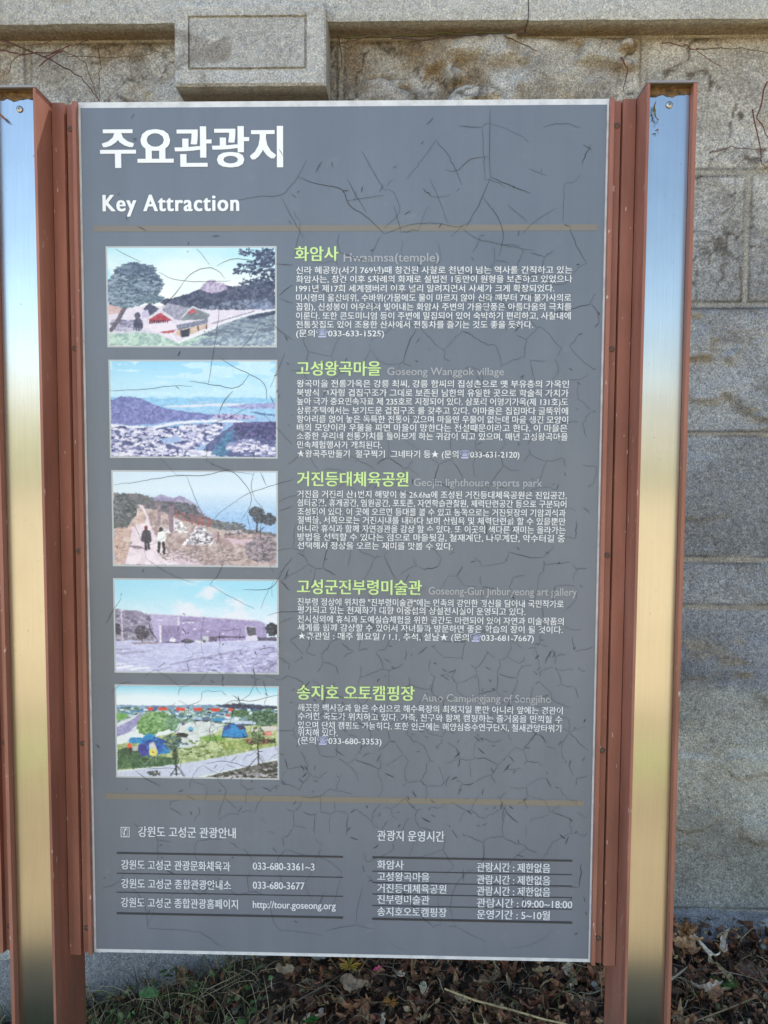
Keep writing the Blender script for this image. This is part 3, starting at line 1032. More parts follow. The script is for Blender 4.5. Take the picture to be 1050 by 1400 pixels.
SECT = [
 (('화암사', 403.5, 462.5, 347.7, 22), ('Hwaamsa(temple)', 470, 600, 352, 17), [
  ('신라 혜공왕(서기 769년)때 창건된 사찰로 천년이 넘는 역사를 간직하고 있는', 405, 782, 369.7),
  ('화암사는, 창건 이후 5차례의 화재로 설법전 1동만이 원형을 보존하고 있었으나', 405, 782, 382),
  ('1991년 제17회 세계잼버리 이후 널리 알려지면서 사세가 크게 확장되었다.', 405, 757.5, 394.8),
  ('미시령의 울산바위, 수바위(가뭄에도 물이 마르지 않아 신라 때부터 7대 불가사의로', 405, 780.5, 407.5),
  ('꼽힘), 신성봉이 어우러져 빚어내는 화암사 주변의 가을단풍은 아름다움의 극치를', 405, 781, 419.9),
  ('이룬다. 또한 콘도미니엄 등이 주변에 밀집되어 있어 숙박하기 편리하고, 사찰내에', 405, 780, 432.2),
  ('전통찻집도 있어 조용한 산사에서 전통차를 즐기는 것도 좋을 듯하다.', 405, 728.5, 444.2),
  ('(문의☎033-633-1525)', 405, 525, 456.1)]),
 (('고성왕곡마을', 405.8, 520.3, 504.3, 22), ('Goseong Wanggok village', 529.6, 688.9, 507.8, 15), [
  ('왕곡마을 전통가옥은 강릉 최씨, 강릉 함씨의 집성촌으로 옛 부유층의 가옥인', 406, 777.6, 525.1),
  ('북방식 ㄱ자형 겹집구조가 그대로 보존된 남한의 유일한 곳으로 학술적 가치가', 406, 777, 537.5),
  ('높아 국가 중요민속자료 제 235호로 지정되어 있다. 삼포리 어명기가옥(제 131호)도', 406, 776.3, 549.4),
  ('상류주택에서는 보기드문 겹집구조 를 갖추고 있다. 이마을은 집집마다 굴뚝위에', 406, 776.3, 561.8),
  ('항아리를 얹어 놓은 독특한 전통이 있으며 마을엔 우물이 없는데 마을 생긴 모양이', 406, 776.3, 573.7),
  ('배의 모양이라 우물을 파면 마을이 망한다는 전설때문이라고 한다. 이 마을은', 406, 775.3, 585.3),
  ('소중한 우리네 전통가치를 돌아보게 하는 귀감이 되고 있으며, 매년 고성왕곡마을', 406, 776, 596.9),
  ('민속체험행사가 개최된다.', 406.5, 522, 608.4),
  ('★왕곡주만들기  절구찍기  그네타기 등★ (문의☎033-631-2120)', 406.5, 710, 621.1)]),
 (('거진등대체육공원', 406.6, 558, 655.4, 22), ('Geojin lighthouse sports park', 565.8, 741.3, 659.7, 15), [
  ('거진읍 거진리 산1번지 해맞이 봉 26.6ha에 조성된 거진등대체육공원은 진입공간,', 406.5, 774.5, 676.6),
  ('쉼터공간, 휴게공간, 염원공간, 포토존, 자연학습관찰원, 체력단련공간 등으로 구분되어', 406.5, 774, 688.4),
  ('조성되어 있다. 이 곳에 오르면 등대를 볼 수 있고 동쪽으로는 거진뒷장의 기암괴석과', 407, 773, 700.5),
  ('절벽을, 서쪽으로는 거진시내를 내려다 보며 산림욕 및 체력단련을 할 수 있을뿐만', 407, 773, 712.1),
  ('아니라 휴식과 함께 자연경관을 감상 할 수 있다. 또 이곳의 색다른 재미는 올라가는', 407, 773, 723.7),
  ('방법을 선택할 수 있다는 점으로 마을뒷길, 철재계단, 나무계단, 약수터길 중', 407, 772, 735.3),
  ('선택해서 정상을 오르는 재미를 맛볼 수 있다.', 407, 618.7, 746.4)]),
 (('고성군진부령미술관', 406.6, 576.3, 803.1, 22), ('Goseong-Gun Jinburyeong art gallery', 585.9, 788.4, 808.2, 15), [
  ('진부령 정상에 위치한 "진부령미술관"에는 민족의 강인한 정신을 담아내 국민작가로', 407, 770.3, 824.3),
  ('평가되고 있는 천재화가 대향 이중섭의 상설전시실이 운영되고 있다.', 407, 718, 835.1),
  ('전시실외에 휴식과 도예실습체험을 위한 공간도 마련되어 있어 자연과 미술작품의', 407, 770.3, 847.9),
  ('세계를 함께 감상할 수 있어서 자녀들과 방문하면 좋은 학습의 장이 될 것이다.', 407, 769, 859.4),
  ('★휴관일 : 매주 월요일 / 1.1, 추석, 설날★ (문의☎033-681-7667)', 407.5, 729.5, 870.8)]),
 (('송지호 오토캠핑장', 406.6, 566.6, 947.4, 22), ('Auto Campingjang of Songjiho', 576.3, 753, 954.3, 15), [
  ('깨끗한 백사장과 얕은 수심으로 해수욕장의 최적지일 뿐만 아니라 앞에는 경관이', 407.5, 769, 969.3),
  ('수려한 죽도가 위치하고 있다. 가족, 친구와 함께 캠핑하는 즐거움을 만끽할 수', 407.5, 768.5, 981.2),
  ('있으며 단체 캠핑도 가능하다. 또한 인근에는 해양심층수연구단지, 철새관망타워가', 407.5, 768.5, 993.4),
  ('위치해 있다.', 407.5, 461.7, 1001.6),
  ('(문의☎033-680-3353)', 407.5, 521.5, 1012.8)]),
]
for (kt, en, lines) in SECT:
    h = MB(); letters(h, kt[0], *kt[1:5], bold=0.018); mkpart(h, 'section_title', M['lime'], panel)
    h = MB(); letters(h, en[0], *en[1:5], bold=0.009); mkpart(h, 'english_title', M['greytext'], panel)
    h = MB()
    for ln in lines:
        letters(h, *ln, 11.3, bold=0.0095, lav=True)
    mkpart(h, 'body_text', [M['white_soft'], M['lavender']], panel)

for (x0, x1, yl, yr) in ((128, 817, 312.5, 311.5), (145, 798, 1087, 1099)):
    a = at(x0, yl, 0); b2 = at(x1, yr, 0)
    h = MB(); zc = (a.z + b2.z) / 2
    h.rect(a.x, b2.x, zc - 0.0048, zc + 0.0048, -0.0010)
    mkpart(h, 'ochre_stripe', M['stripe'], panel)

LT = [('강원도 고성군 관광안내', 189.3, 322.5, 1137.8, 16), ('강원도 고성군 관광문화체육과', 166.4, 315, 1183, 14.5), ('033-680-3361~3', 346, 430, 1184, 14),
      ('강원도 고성군 종합관광안내소', 166.4, 316, 1208.7, 14.5), ('033-680-3677', 346, 416.5, 1210, 14),
      ('강원도 고성군 종합관광홈페이지', 166, 325.5, 1234.7, 14.5), ('http://tour.goseong.org', 346, 459, 1236.6, 14)]
RT = [('관광지 운영시간', 516, 607.5, 1142.8, 16), ('화암사', 516, 551.8, 1182.0, 13.5), ('고성왕곡마을', 516, 587, 1198.4, 13.5), ('거진등대체육공원', 516, 610, 1214.6, 13.5),
      ('진부령미술관', 516, 587, 1229.6, 13.5), ('송지호오토캠핑장', 516, 610.5, 1246.5, 13.5),
      ('관람시간 : 제한없음', 652, 752, 1186, 14), ('관람시간 : 제한없음', 652, 752, 1203, 14), ('관람시간 : 제한없음', 652, 752, 1218.5, 14),
      ('관람시간 : 09:00~18:00', 652, 782, 1235, 14), ('운영기간 : 5~10월', 652, 751.6, 1250.5, 14)]
for s_, xl, xr, ym, em in LT + RT:
    h = MB()
    letters(h, s_, xl, xr, ym, em, bold=0.0125)
    mkpart(h, 'table_text', M['white_worn'], panel)
h = MB()
letters(h, '✆', 167.5, 175.5, 1137, 15)
c0 = at(171.5, 1137, 0); r1, r2 = 0.0088, 0.0076
for (xa, xb, za, zb) in ((-r1, r1, r2, r1), (-r1, r1, -r1, -r2), (-r1, -r2, -r2, r2), (r2, r1, -r2, r2)):
    h.rect(c0.x + xa * .85, c0.x + xb * .85, c0.z + za, c0.z + zb, -0.0014)
mkpart(h, 'telephone_pictogram', M['white_worn'], panel)
rules = MB()
for (x0, x1, yl, yr, th) in ((160, 469, 1167.2, 1169.5, 2.6), (160, 469, 1195.5, 1197, 1.3), (160, 469, 1221.3, 1223, 1.3), (160, 469, 1249, 1253, 3.0),
                             (509, 782, 1169.5, 1178.5, 2.8), (509, 782, 1190, 1196, 1.3), (509, 782, 1205.5, 1211.5, 1.3), (509, 782, 1221, 1227.5, 1.3), (509, 782, 1237, 1243, 1.3), (509, 782, 1254, 1262.5, 3.2)):
    a = at(x0, yl, 0); b2 = at(x1, yr, 0)
    zc = (a.z + b2.z) / 2; th = th * 0.00119 / 2
    rules.rect(a.x, b2.x, zc - th, zc + th, -0.0013)
mkpart(rules, 'table_rules', M['darkrule'], panel)
bpy.data.objects.remove(_to)

# ------------------------------------------------------------------ the five printed landscape pictures
class Pic:
    """a small picture in ink on a grid; coordinates are those of the enlarged view it was measured in"""
    def __init__(self, x0, x1, y0, y1, W=300):
        self.W = W; self.H = int(W * (y1 - y0) / (x1 - x0))
        self.xs = np.linspace(x0, x1, self.W); self.ys = np.linspace(y0, y1, self.H)
        self.X, self.Y = np.meshgrid(self.xs, self.ys)
        self.a = np.zeros((self.H, self.W, 3))
        self.px = (x1 - x0) / W
        self.rng = np.random.default_rng(int(x0 * 7 + y1))

    def vgrad(self, stops, tex=0.0, sc=0.01):
        ys = self.Y + (fbm(self.X * sc, self.Y * sc * 3, 3, 4) - 0.5) * tex
        for k in range(3):
            self.a[..., k] = np.interp(ys, [s_[0] for s_ in stops], [s_[1][k] for s_ in stops])

    def mask(self, pts, wob=0.0, sc=0.05, seed=1):
        X = self.X; Y = self.Y
        if wob:
            X = X + (fbm(X * sc, Y * sc, seed, 3) - 0.5) * 2 * wob
            Y = Y + (fbm(X * sc, Y * sc, seed + 7, 3) - 0.5) * 2 * wob
        m_ = np.zeros(X.shape, bool)
        n_ = len(pts)
        for i in range(n_):
            (xa, ya), (xb, yb) = pts[i], pts[(i + 1) % n_]
            if ya == yb:
                continue
            cond = ((ya > Y) != (yb > Y)) & (X < (xb - xa) * (Y - ya) / (yb - ya) + xa)
            m_ ^= cond
        return m_

    def fill(self, m_, c, var=0, sc=0.05, seed=2, sy=1.0, c2=None, octv=4):
        nz = fbm(self.X * sc, self.Y * sc * sy, seed, octv, 0.6)
        c = np.array(c, float)
        if c2 is not None:
            t = sstep(0.38, 0.62, nz)[..., None]
            val = c * (1 - t) + np.array(c2, float) * t
        else:
            val = c + (nz[..., None] - 0.5) * 2 * var
        self.a = np.where(m_[..., None], val, self.a)

    def poly(self, pts, c, var=0, wob=0, sc=0.05, seed=2, **k):
        self.fill(self.mask(pts, wob, 0.05, seed), c, var, sc, seed, **k)

    def line(self, pts, w, c):
        for (xa, ya), (xb, yb) in zip(pts[:-1], pts[1:]):
            L2 = (xb - xa) ** 2 + (yb - ya) ** 2 + 1e-9
            t = np.clip(((self.X - xa) * (xb - xa) + (self.Y - ya) * (yb - ya)) / L2, 0, 1)
            d = np.hypot(self.X - xa - t * (xb - xa), self.Y - ya - t * (yb - ya))
            al = np.clip((w / 2 + self.px * 0.6 - d) / self.px, 0, 1)[..., None]
            self.a = self.a * (1 - al) + np.array(c, float) * al

    def ell(self, cx, cy, rx, ry, c, var=0, sc=0.05, ragged=0.0, seed=4, c2=None):
        r = ((self.X - cx) / rx) ** 2 + ((self.Y - cy) / ry) ** 2
        if ragged:
            r = r + (fbm(self.X * sc, self.Y * sc, seed, 4, 0.65) - 0.5) * ragged
        self.fill(r < 1, c, var, sc * 1.6, seed + 1, c2=c2)

    def tufts(self, cx, cy, rx, ry, n_, size, cols, flat=0.35):
        n_ = int(n_ * 2.4); size = size * 0.58
        for _ in range(n_):
            a = self.rng.uniform(0, 2 * math.pi); r = math.sqrt(self.rng.random())
            x = cx + rx * r * math.cos(a); y = cy + ry * r * math.sin(a)
            s_ = size * self.rng.uniform(0.5, 1.3)
            c = cols[self.rng.integers(len(cols))]
            sx2, sy2 = s_, s_ * flat
            self.spot(x, y, sx2, sy2, c)

    def spot(self, x, y, rx, ry, c):
        i0 = np.searchsorted(self.xs, x - rx); i1 = np.searchsorted(self.xs, x + rx)
        j0 = np.searchsorted(self.ys, y - ry); j1 = np.searchsorted(self.ys, y + ry)
        i1 = max(i1, i0 + 1); j1 = max(j1, j0 + 1)
        if i0 >= self.W or j0 >= self.H:
            return
        sub = (slice(j0, j1), slice(i0, i1))
        r = ((self.X[sub] - x) / rx) ** 2 + ((self.Y[sub] - y) / ry) ** 2
        mm = (r < 1.1)[..., None]
        self.a[sub] = np.where(mm, np.array(c, float), self.a[sub])

    def speck(self, m_, n_, size, cols, flat=0.5):
        idx = np.argwhere(m_)
        if not len(idx):
            return
        for k in self.rng.integers(0, len(idx), n_):
            j, i = idx[k]
            s_ = size * self.rng.uniform(0.5, 1.4)
            self.spot(self.xs[i], self.ys[j], s_, s_ * flat, cols[self.rng.integers(len(cols))])

    def place(self, corners, parent, label=None):
        """corners: left x at mid height, right x, top y, bottom y of the print with its border, in photograph pixels"""
        (tlx, tly), (brx, bry), (trx, try_), (blx, bly) = corners
        xa = (at(tlx, tly, 0).x + at(blx, bly, 0).x) / 2; xb = (at(trx, try_, 0).x + at(brx, bry, 0).x) / 2
        zt = (at(tlx, tly, 0).z + at(trx, try_, 0).z) / 2; zb = (at(blx, bly, 0).z + at(brx, bry, 0).z) / 2
        e = 0.0026
        b_ = MB(); b_.box(xa, xb, -0.0009, -0.0007, zb, zt)
        fr = mkpart(b_, 'landscape_photo', M['photo_edge'], parent)
        if label:
            fr['label'] = label
        xs = np.linspace(xa + e, xb - e, self.W); zs = np.linspace(zt - e, zb + e, self.H)
        XX, ZZ = np.meshgrid(xs, zs)
        V_ = np.stack([XX, np.full_like(XX, -0.0011), ZZ - 0.3], -1)
        b0 = self.a.copy()                                   # soften the cut edges of the drawing, then give it a photographic grain
        for _ in range(1):
            b0[1:-1, 1:-1] = (4 * b0[1:-1, 1:-1] + b0[:-2, 1:-1] + b0[2:, 1:-1] + b0[1:-1, :-2] + b0[1:-1, 2:]) / 8
        gi, gj = np.meshgrid(np.arange(self.W), np.arange(self.H))
        di = np.rint((fbm(gi / 2.2, gj / 2.2, 301, 3, 0.7) - 0.5) * 5).astype(int)
        dj = np.rint((fbm(gi / 2.2, gj / 2.2, 311, 3, 0.7) - 0.5) * 4).astype(int)
        b0 = 0.35 * b0 + 0.65 * b0[np.clip(gj + dj, 0, self.H - 1), np.clip(gi + di, 0, self.W - 1)]
        lum = b0.mean(-1)
        g = (fbm(gi / 5.0, gj / 3.5, 77, 3, 0.8) - 0.5) * np.interp(lum, [60, 150, 200, 235], [60, 64, 38, 6]) * sstep(0.12, 0.45, gj / self.H)
        self.a = b0 + g[..., None]
        nz = (self.rng.random((self.H, self.W, 1)) - 0.5) * 9
        cols = s2l(np.clip((self.a + nz - 150) * 1.04 + 153, 0, 255)) * np.array([0.93, 0.91, 0.85])
        # order rows so that the faces look out of the sign
        me = grid_mesh('picture', V_[::-1], self.W, self.H, M['print'], cols[::-1], None, smooth=False)
        me.parent = fr
        return fr


# 1 temple below a rocky peak
p = Pic(65, 960, 70, 600)
p.vgrad([(70, (185, 224, 236)), (200, (222, 236, 240)), (320, (238, 240, 238))], 160, 0.006)
k_ = (sstep(0.42, 0.62, fbm(p.X * .006, p.Y * .010, 8, 4)) * sstep(420, 120, p.X + 0.4 * p.Y))[..., None]
p.a = p.a * (1 - k_) + np.array((165, 216, 236.)) * k_
p.poly([(330, 355), (420, 338), (500, 315), (560, 292), (600, 250), (700, 275), (760, 282), (830, 265), (960, 245), (960, 430), (800, 430), (600, 420), (400, 400)], (92, 92, 112), wob=8, c2=(62, 68, 92), sc=.06)
p.poly([(560, 298), (578, 262), (600, 250), (612, 240), (636, 244), (650, 256), (690, 262), (705, 290), (660, 312), (600, 312)], (158, 142, 176), wob=5, c2=(196, 184, 206), sc=.09)
p.fill(p.mask([(560, 400), (700, 360), (800, 350), (960, 340), (960, 420), (800, 430), (620, 420)], 10), (76, 82, 104), c2=(128, 134, 156), sc=.07)
p.ell(880, 385, 60, 26, (140, 150, 178), c2=(96, 104, 130), ragged=.6)
p.poly([(65, 400), (300, 380), (600, 405), (960, 405), (960, 600), (65, 600)], (222, 212, 226), 10, wob=4)
p.poly([(65, 380), (160, 375), (160, 420), (65, 430)], (206, 176, 176), 14, wob=6)
p.poly([(450, 590), (560, 530), (700, 475), (830, 430), (960, 405), (960, 600)], (104, 114, 132), wob=4, c2=(146, 158, 170), sc=.03, sy=4)
p.poly([(800, 440), (960, 408), (960, 430), (830, 455)], (66, 72, 92), 10, wob=4)
p.line([(440, 582), (560, 525), (700, 468), (830, 428), (960, 403)], 9, (226, 224, 232))
p.line([(620, 480), (780, 432), (850, 412)], 4, (120, 116, 140))
p.poly([(65, 532), (220, 528), (330, 534), (440, 585), (560, 545), (700, 560), (960, 560), (960, 600), (65, 600)], (152, 178, 172), wob=5, c2=(190, 212, 200), sc=.05)
p.poly([(560, 560), (960, 520), (960, 600), (500, 600)], (122, 136, 156), wob=4, c2=(168, 182, 190), sc=.06)
p.poly([(350, 402), (388, 368), (532, 398), (470, 462), (428, 458)], (142, 140, 160), wob=2, c2=(166, 164, 182), sc=.12)
p.poly([(255, 400), (285, 366), (340, 400), (290, 438)], (78, 80, 102), 8)
p.poly([(245, 420), (275, 400), (290, 440), (250, 452)], (196, 184, 214), 8)
p.poly([(268, 458), (345, 404), (430, 462), (430, 474), (345, 416), (268, 470)], (212, 206, 214), 6)
p.poly([(283, 458), (345, 420), (408, 462), (350, 470), (290, 476)], (176, 62, 74), 10)
for i in range(9):
    p.ell(288 + i * 12, 470, 4, 12, (58, 38, 58))
p.poly([(265, 482), (400, 474), (430, 505), (340, 525), (262, 515)], (228, 218, 230), 6)
p.poly([(460, 458), (520, 388), (612, 428), (598, 456), (470, 462)], (126, 130, 138), 10)
p.line([(462, 444), (520, 388), (612, 426)], 7, (208, 206, 212))
p.poly([(488, 424), (519, 396), (545, 420)], (186, 82, 88), 6)
p.poly([(430, 488), (594, 456), (602, 478), (436, 516)], (104, 106, 128), wob=1, c2=(146, 148, 166), sc=.2)
p.poly([(438, 516), (602, 480), (602, 500), (470, 552), (420, 540)], (206, 180, 160), 8)
for xx in (455, 500, 548, 592):
    p.line([(xx, 516 - (xx - 455) * .22), (xx, 548 - (xx - 455) * .3)], 5, (62, 52, 72))
p.poly([(460, 515), (500, 508), (500, 548), (460, 555)], (52, 52, 66), 4)
p.line([(395, 528), (440, 585), (640, 503)], 8, (232, 230, 236))
p.poly([(340, 525), (430, 512), (410, 530), (360, 532)], (178, 88, 92), 6)
for k in range(60):
    x = 90 + 130 * p.rng.random(); y = 460 + 60 * p.rng.random()
    p.spot(x, y, 18, 6, [(150, 146, 172), (186, 178, 200), (118, 118, 142)][k % 3])
p.ell(225, 485, 26, 38, (78, 74, 98), 8); p.ell(222, 435, 16, 17, (84, 80, 104), 8)
for i in range(14):
    p.line([(95 + i * 14, 505), (98 + i * 14, 530)], 3, (206, 204, 218))
p.line([(80, 520), (300, 524)], 3, (196, 194, 210))
p.line([(178, 360), (150, 400), (118, 460), (80, 515)], 22, (104, 92, 104))
p.tufts(215, 265, 140, 90, 420, 22, [(88, 102, 118), (70, 84, 102), (112, 128, 144), (142, 158, 176), (96, 112, 128)])
p.tufts(165, 345, 110, 45, 200, 20, [(104, 122, 138), (150, 166, 182), (80, 94, 112), (128, 146, 160)])
p.tufts(215, 190, 105, 40, 130, 20, [(74, 86, 106), (96, 110, 128), (120, 136, 152)])
p.tufts(300, 345, 60, 26, 70, 16, [(118, 134, 150), (92, 108, 122)])
p.tufts(90, 300, 40, 70, 90, 20, [(100, 116, 130), (146, 160, 178)])
for (bx, by, ex, ey) in ((960, 100, 770, 90), (960, 140, 760, 165), (960, 190, 740, 190), (960, 220, 770, 262), (960, 250, 840, 262)):
    p.line([(bx, by), ((bx + ex) / 2, (by + ey) / 2 + 8), (ex, ey)], 5, (56, 60, 82))
    for k in range(90):
        t = p.rng.random(); x = bx + (ex - bx) * t; y = by + (ey - by) * t + p.rng.normal(0, 10) + 6
        p.spot(x, y + 6 * p.rng.normal(), p.rng.uniform(3, 10), p.rng.uniform(2.5, 6), [(62, 68, 92), (46, 52, 76), (96, 104, 126)][k % 3])
p.tufts(915, 130, 50, 50, 70, 15, [(58, 64, 88), (84, 92, 114)])
p.place(((144.1, 336), (379, 475.8), (378, 337.5), (147.5, 474.3)), panel, 'faded print of a temple below a rocky peak, topmost picture')

# 2 village, hill and sea
p = Pic(80, 965, 52, 565)
p.vgrad([(52, (150, 205, 236)), (140, (176, 218, 238)), (240, (190, 222, 240)), (252, (140, 192, 226)), (330, (160, 200, 232)), (380, (150, 180, 220))], 20, 0.02)
p.fill((fbm(p.X * .006, p.Y * .03, 9, 4) > 0.55) & (p.Y < 235), (192, 224, 240), 8)
p.poly([(370, 292), (520, 284), (700, 276), (960, 285), (960, 298), (700, 290), (520, 297), (390, 300)], (214, 218, 232), 8, wob=2)
p.poly([(700, 296), (820, 280), (960, 272), (960, 305), (760, 304)], (146, 152, 200), wob=3, c2=(170, 170, 212), sc=.06)
p.poly([(500, 270), (620, 266), (640, 272), (520, 276)], (170, 190, 220), 6)
p.poly([(820, 318), (900, 328), (960, 336), (960, 344), (880, 338)], (90, 120, 164), 8, wob=3)
p.poly([(600, 338), (700, 332), (860, 345), (840, 362), (700, 364), (620, 360)], (112, 104, 160), wob=4, c2=(190, 180, 212), sc=.08)
p.poly([(80, 265), (120, 246), (165, 240), (215, 247), (290, 272), (360, 300), (450, 318), (560, 330), (640, 345), (600, 362), (420, 372), (300, 390), (200, 396), (80, 388)], (108, 114, 172), wob=5, c2=(134, 138, 192), sc=.09, octv=5)
p.poly([(80, 390), (280, 405), (430, 376), (600, 366), (740, 366), (830, 378), (700, 378), (560, 380), (440, 390), (330, 412), (80, 408)], (226, 226, 238), 6, wob=3)
p.poly([(330, 412), (450, 392), (600, 382), (700, 382), (640, 400), (480, 405), (380, 418)], (130, 172, 208), 6, wob=2)
vm = p.mask([(80, 408), (330, 414), (560, 388), (700, 390), (640, 470), (520, 520), (600, 565), (80, 565)], 4)
p.fill(vm, (172, 172, 206), c2=(146, 146, 190), sc=.05)
p.speck(vm, 260, 17, [(88, 92, 138), (106, 108, 152), (74, 78, 122)], .45)
p.speck(vm, 300, 14, [(206, 204, 226), (224, 220, 236), (190, 188, 218)], .4)
p.speck(vm, 160, 7, [(84, 92, 140), (120, 130, 170), (232, 226, 240)], .7)
p.poly([(340, 470), (440, 455), (470, 480), (380, 500)], (156, 178, 216), 6)
p.poly([(540, 565), (600, 500), (680, 430), (760, 380), (965, 375), (965, 565)], (76, 84, 128), wob=8, c2=(100, 104, 150), sc=.07, octv=5)
p.poly([(620, 565), (640, 500), (690, 440), (740, 420), (740, 500), (690, 565)], (66, 104, 146), wob=8, c2=(88, 134, 168), sc=.09)
vm = p.mask([(700, 520), (760, 465), (860, 470), (960, 520), (960, 555), (800, 555)], 8)
p.speck(vm, 130, 13, [(204, 200, 224), (222, 218, 234), (150, 150, 190)], .35)
p.speck(p.mask([(740, 385), (965, 380), (965, 470), (760, 440)], 3), 160, 11, [(70, 66, 116), (100, 88, 142), (60, 66, 108)], .6)
p.speck(p.mask([(450, 545), (610, 535), (640, 565), (450, 565)]), 25, 16, [(226, 224, 238), (190, 190, 216)], .4)
p.place(((148.2, 491), (380, 627.9), (379, 493), (151, 625)), panel, 'faded print of a village by a bay below a round hill')

# 3 hill path above the sea with two walkers
p = Pic(93, 968, 58, 558)
p.vgrad([(58, (204, 222, 238)), (160, (214, 228, 240)), (230, (186, 210, 234)), (300, (160, 194, 230)), (380, (152, 188, 228))], 10, 0.02)
p.poly([(295, 200), (350, 178), (385, 192), (420, 196), (450, 184), (490, 200), (550, 240), (590, 290), (300, 260)], (146, 140, 176), wob=4, c2=(176, 168, 194), sc=.08)
p.poly([(93, 168), (150, 178), (220, 172), (275, 185), (310, 212), (400, 215), (470, 225), (540, 262), (590, 296), (700, 330), (800, 360), (968, 385), (968, 558), (93, 558)], (132, 124, 128), wob=5, c2=(98, 100, 112), sc=.05)
p.poly([(200, 250), (330, 262), (520, 330), (700, 372), (968, 400), (968, 558), (380, 558)], (162, 140, 142), wob=5, c2=(196, 178, 176), sc=.04, octv=5)
p.poly([(93, 370), (200, 260), (260, 275), (250, 340), (180, 440), (160, 558), (93, 558)], (196, 168, 164), wob=5, c2=(214, 194, 186), sc=.05)
p.poly([(222, 232), (250, 236), (280, 300), (290, 340), (330, 420), (400, 500), (440, 556), (150, 556), (185, 440), (190, 350), (262, 330), (268, 290)], (224, 206, 218), wob=4, c2=(236, 222, 230), sc=.04)
p.poly([(380, 470), (440, 480), (540, 530), (568, 558), (440, 558)], (212, 192, 204), 8, wob=5)
p.poly([(690, 410), (860, 418), (840, 440), (740, 445)], (206, 180, 192), 8, wob=4)
p.tufts(150, 255, 65, 80, 220, 15, [(104, 108, 116), (84, 92, 100), (130, 132, 134), (74, 84, 92)], .7)
p.tufts(130, 330, 45, 30, 70, 14, [(84, 92, 100), (110, 112, 116)], .7)
p.tufts(245, 205, 60, 24, 60, 12, [(92, 98, 106), (120, 120, 126)], .6)
p.tufts(440, 250, 110, 28, 130, 12, [(90, 94, 108), (116, 114, 126), (76, 84, 96)], .6)
p.tufts(710, 345, 90, 20, 70, 11, [(96, 104, 112), (124, 126, 130)], .6)
p.tufts(890, 470, 90, 70, 170, 16, [(120, 112, 124), (148, 134, 144), (96, 96, 108), (170, 156, 164)], .5)
p.tufts(600, 500, 180, 45, 120, 12, [(150, 132, 136), (178, 160, 160), (128, 118, 124)], .35)
p.tufts(400, 500, 60, 40, 40, 11, [(168, 152, 152), (150, 134, 138)], .4)
p.tufts(125, 450, 30, 90, 60, 14, [(206, 178, 166), (182, 154, 150)], .4)
for x, y in ((432, 310), (470, 318), (515, 330), (550, 338), (568, 338), (608, 345)):
    p.line([(x, y - 40), (x, y)], 11, (164, 100, 104))
p.line([(430, 278), (612, 308)], 7, (120, 88, 96)); p.line([(430, 306), (600, 336)], 4, (140, 100, 106))
def stones(cx, cy, rx, ry, n_):
    for _ in range(n_):
        t = p.rng.random(); y = cy + ry * (t * 2 - 1); hw = rx * (0.25 + 0.75 * t)
        x = cx + hw * p.rng.uniform(-1, 1)
        p.spot(x, y, p.rng.uniform(7, 13), p.rng.uniform(5, 8), [(232, 226, 230), (206, 200, 208), (150, 146, 158), (240, 236, 238)][p.rng.integers(4)])
stones(425, 348, 68, 34, 110)
stones(560, 402, 92, 44, 170)
p.speck(p.mask([(470, 440), (560, 350), (650, 440)]), 60, 5, [(110, 104, 120), (128, 122, 134)], .7)
p.line([(339, 230), (338, 338)], 16, (150, 128, 140)); p.ell(339, 228, 10, 9, (124, 110, 124))
p.line([(404, 228), (404, 370)], 24, (142, 118, 134)); p.ell(405, 228, 15, 13, (96, 84, 102))
p.line([(658, 380), (648, 440)], 5, (110, 96, 108))
p.poly([(700, 372), (778, 366), (778, 376), (700, 384)], (196, 188, 196), 4); p.poly([(690, 388), (785, 382), (785, 388), (690, 394)], (96, 90, 106), 4)
p.line([(718, 378), (714, 396)], 5, (90, 84, 100)); p.line([(765, 374), (768, 394)], 5, (90, 84, 100))
p.line([(862, 375), (866, 320), (862, 290)], 8, (66, 62, 76)); p.line([(900, 350), (880, 372)], 4, (66, 62, 76))
p.tufts(862, 270, 38, 28, 60, 13, [(58, 66, 80), (76, 82, 92), (92, 98, 106)], .55)
p.tufts(885, 305, 40, 24, 50, 12, [(58, 66, 80), (80, 84, 96)], .5)
p.tufts(930, 310, 34, 32, 50, 12, [(62, 68, 84), (80, 86, 98)], .5)
p.poly([(170, 452), (230, 455), (262, 472), (200, 470)], (150, 132, 148), 4)
# walkers
p.poly([(248, 376), (262, 368), (282, 370), (294, 382), (296, 430), (284, 440), (240, 432), (238, 420)], (70, 70, 86), 6)
p.ell(267, 358, 10, 12, (128, 66, 74)); p.line([(263, 436), (266, 474)], 13, (58, 56, 72)); p.line([(278, 436), (282, 472)], 12, (62, 60, 76))
p.poly([(334, 382), (348, 376), (364, 380), (376, 400), (372, 438), (328, 440), (326, 400)], (236, 236, 236), 4)
p.ell(348, 366, 11, 12, (48, 46, 58)); p.line([(338, 438), (334, 486)], 14, (44, 42, 52)); p.line([(360, 438), (364, 494)], 14, (44, 42, 52))
p.place(((152.4, 642), (380.4, 775.8), (380, 644.5), (154.5, 774)), panel, 'faded print of two walkers on a hill path above the sea')

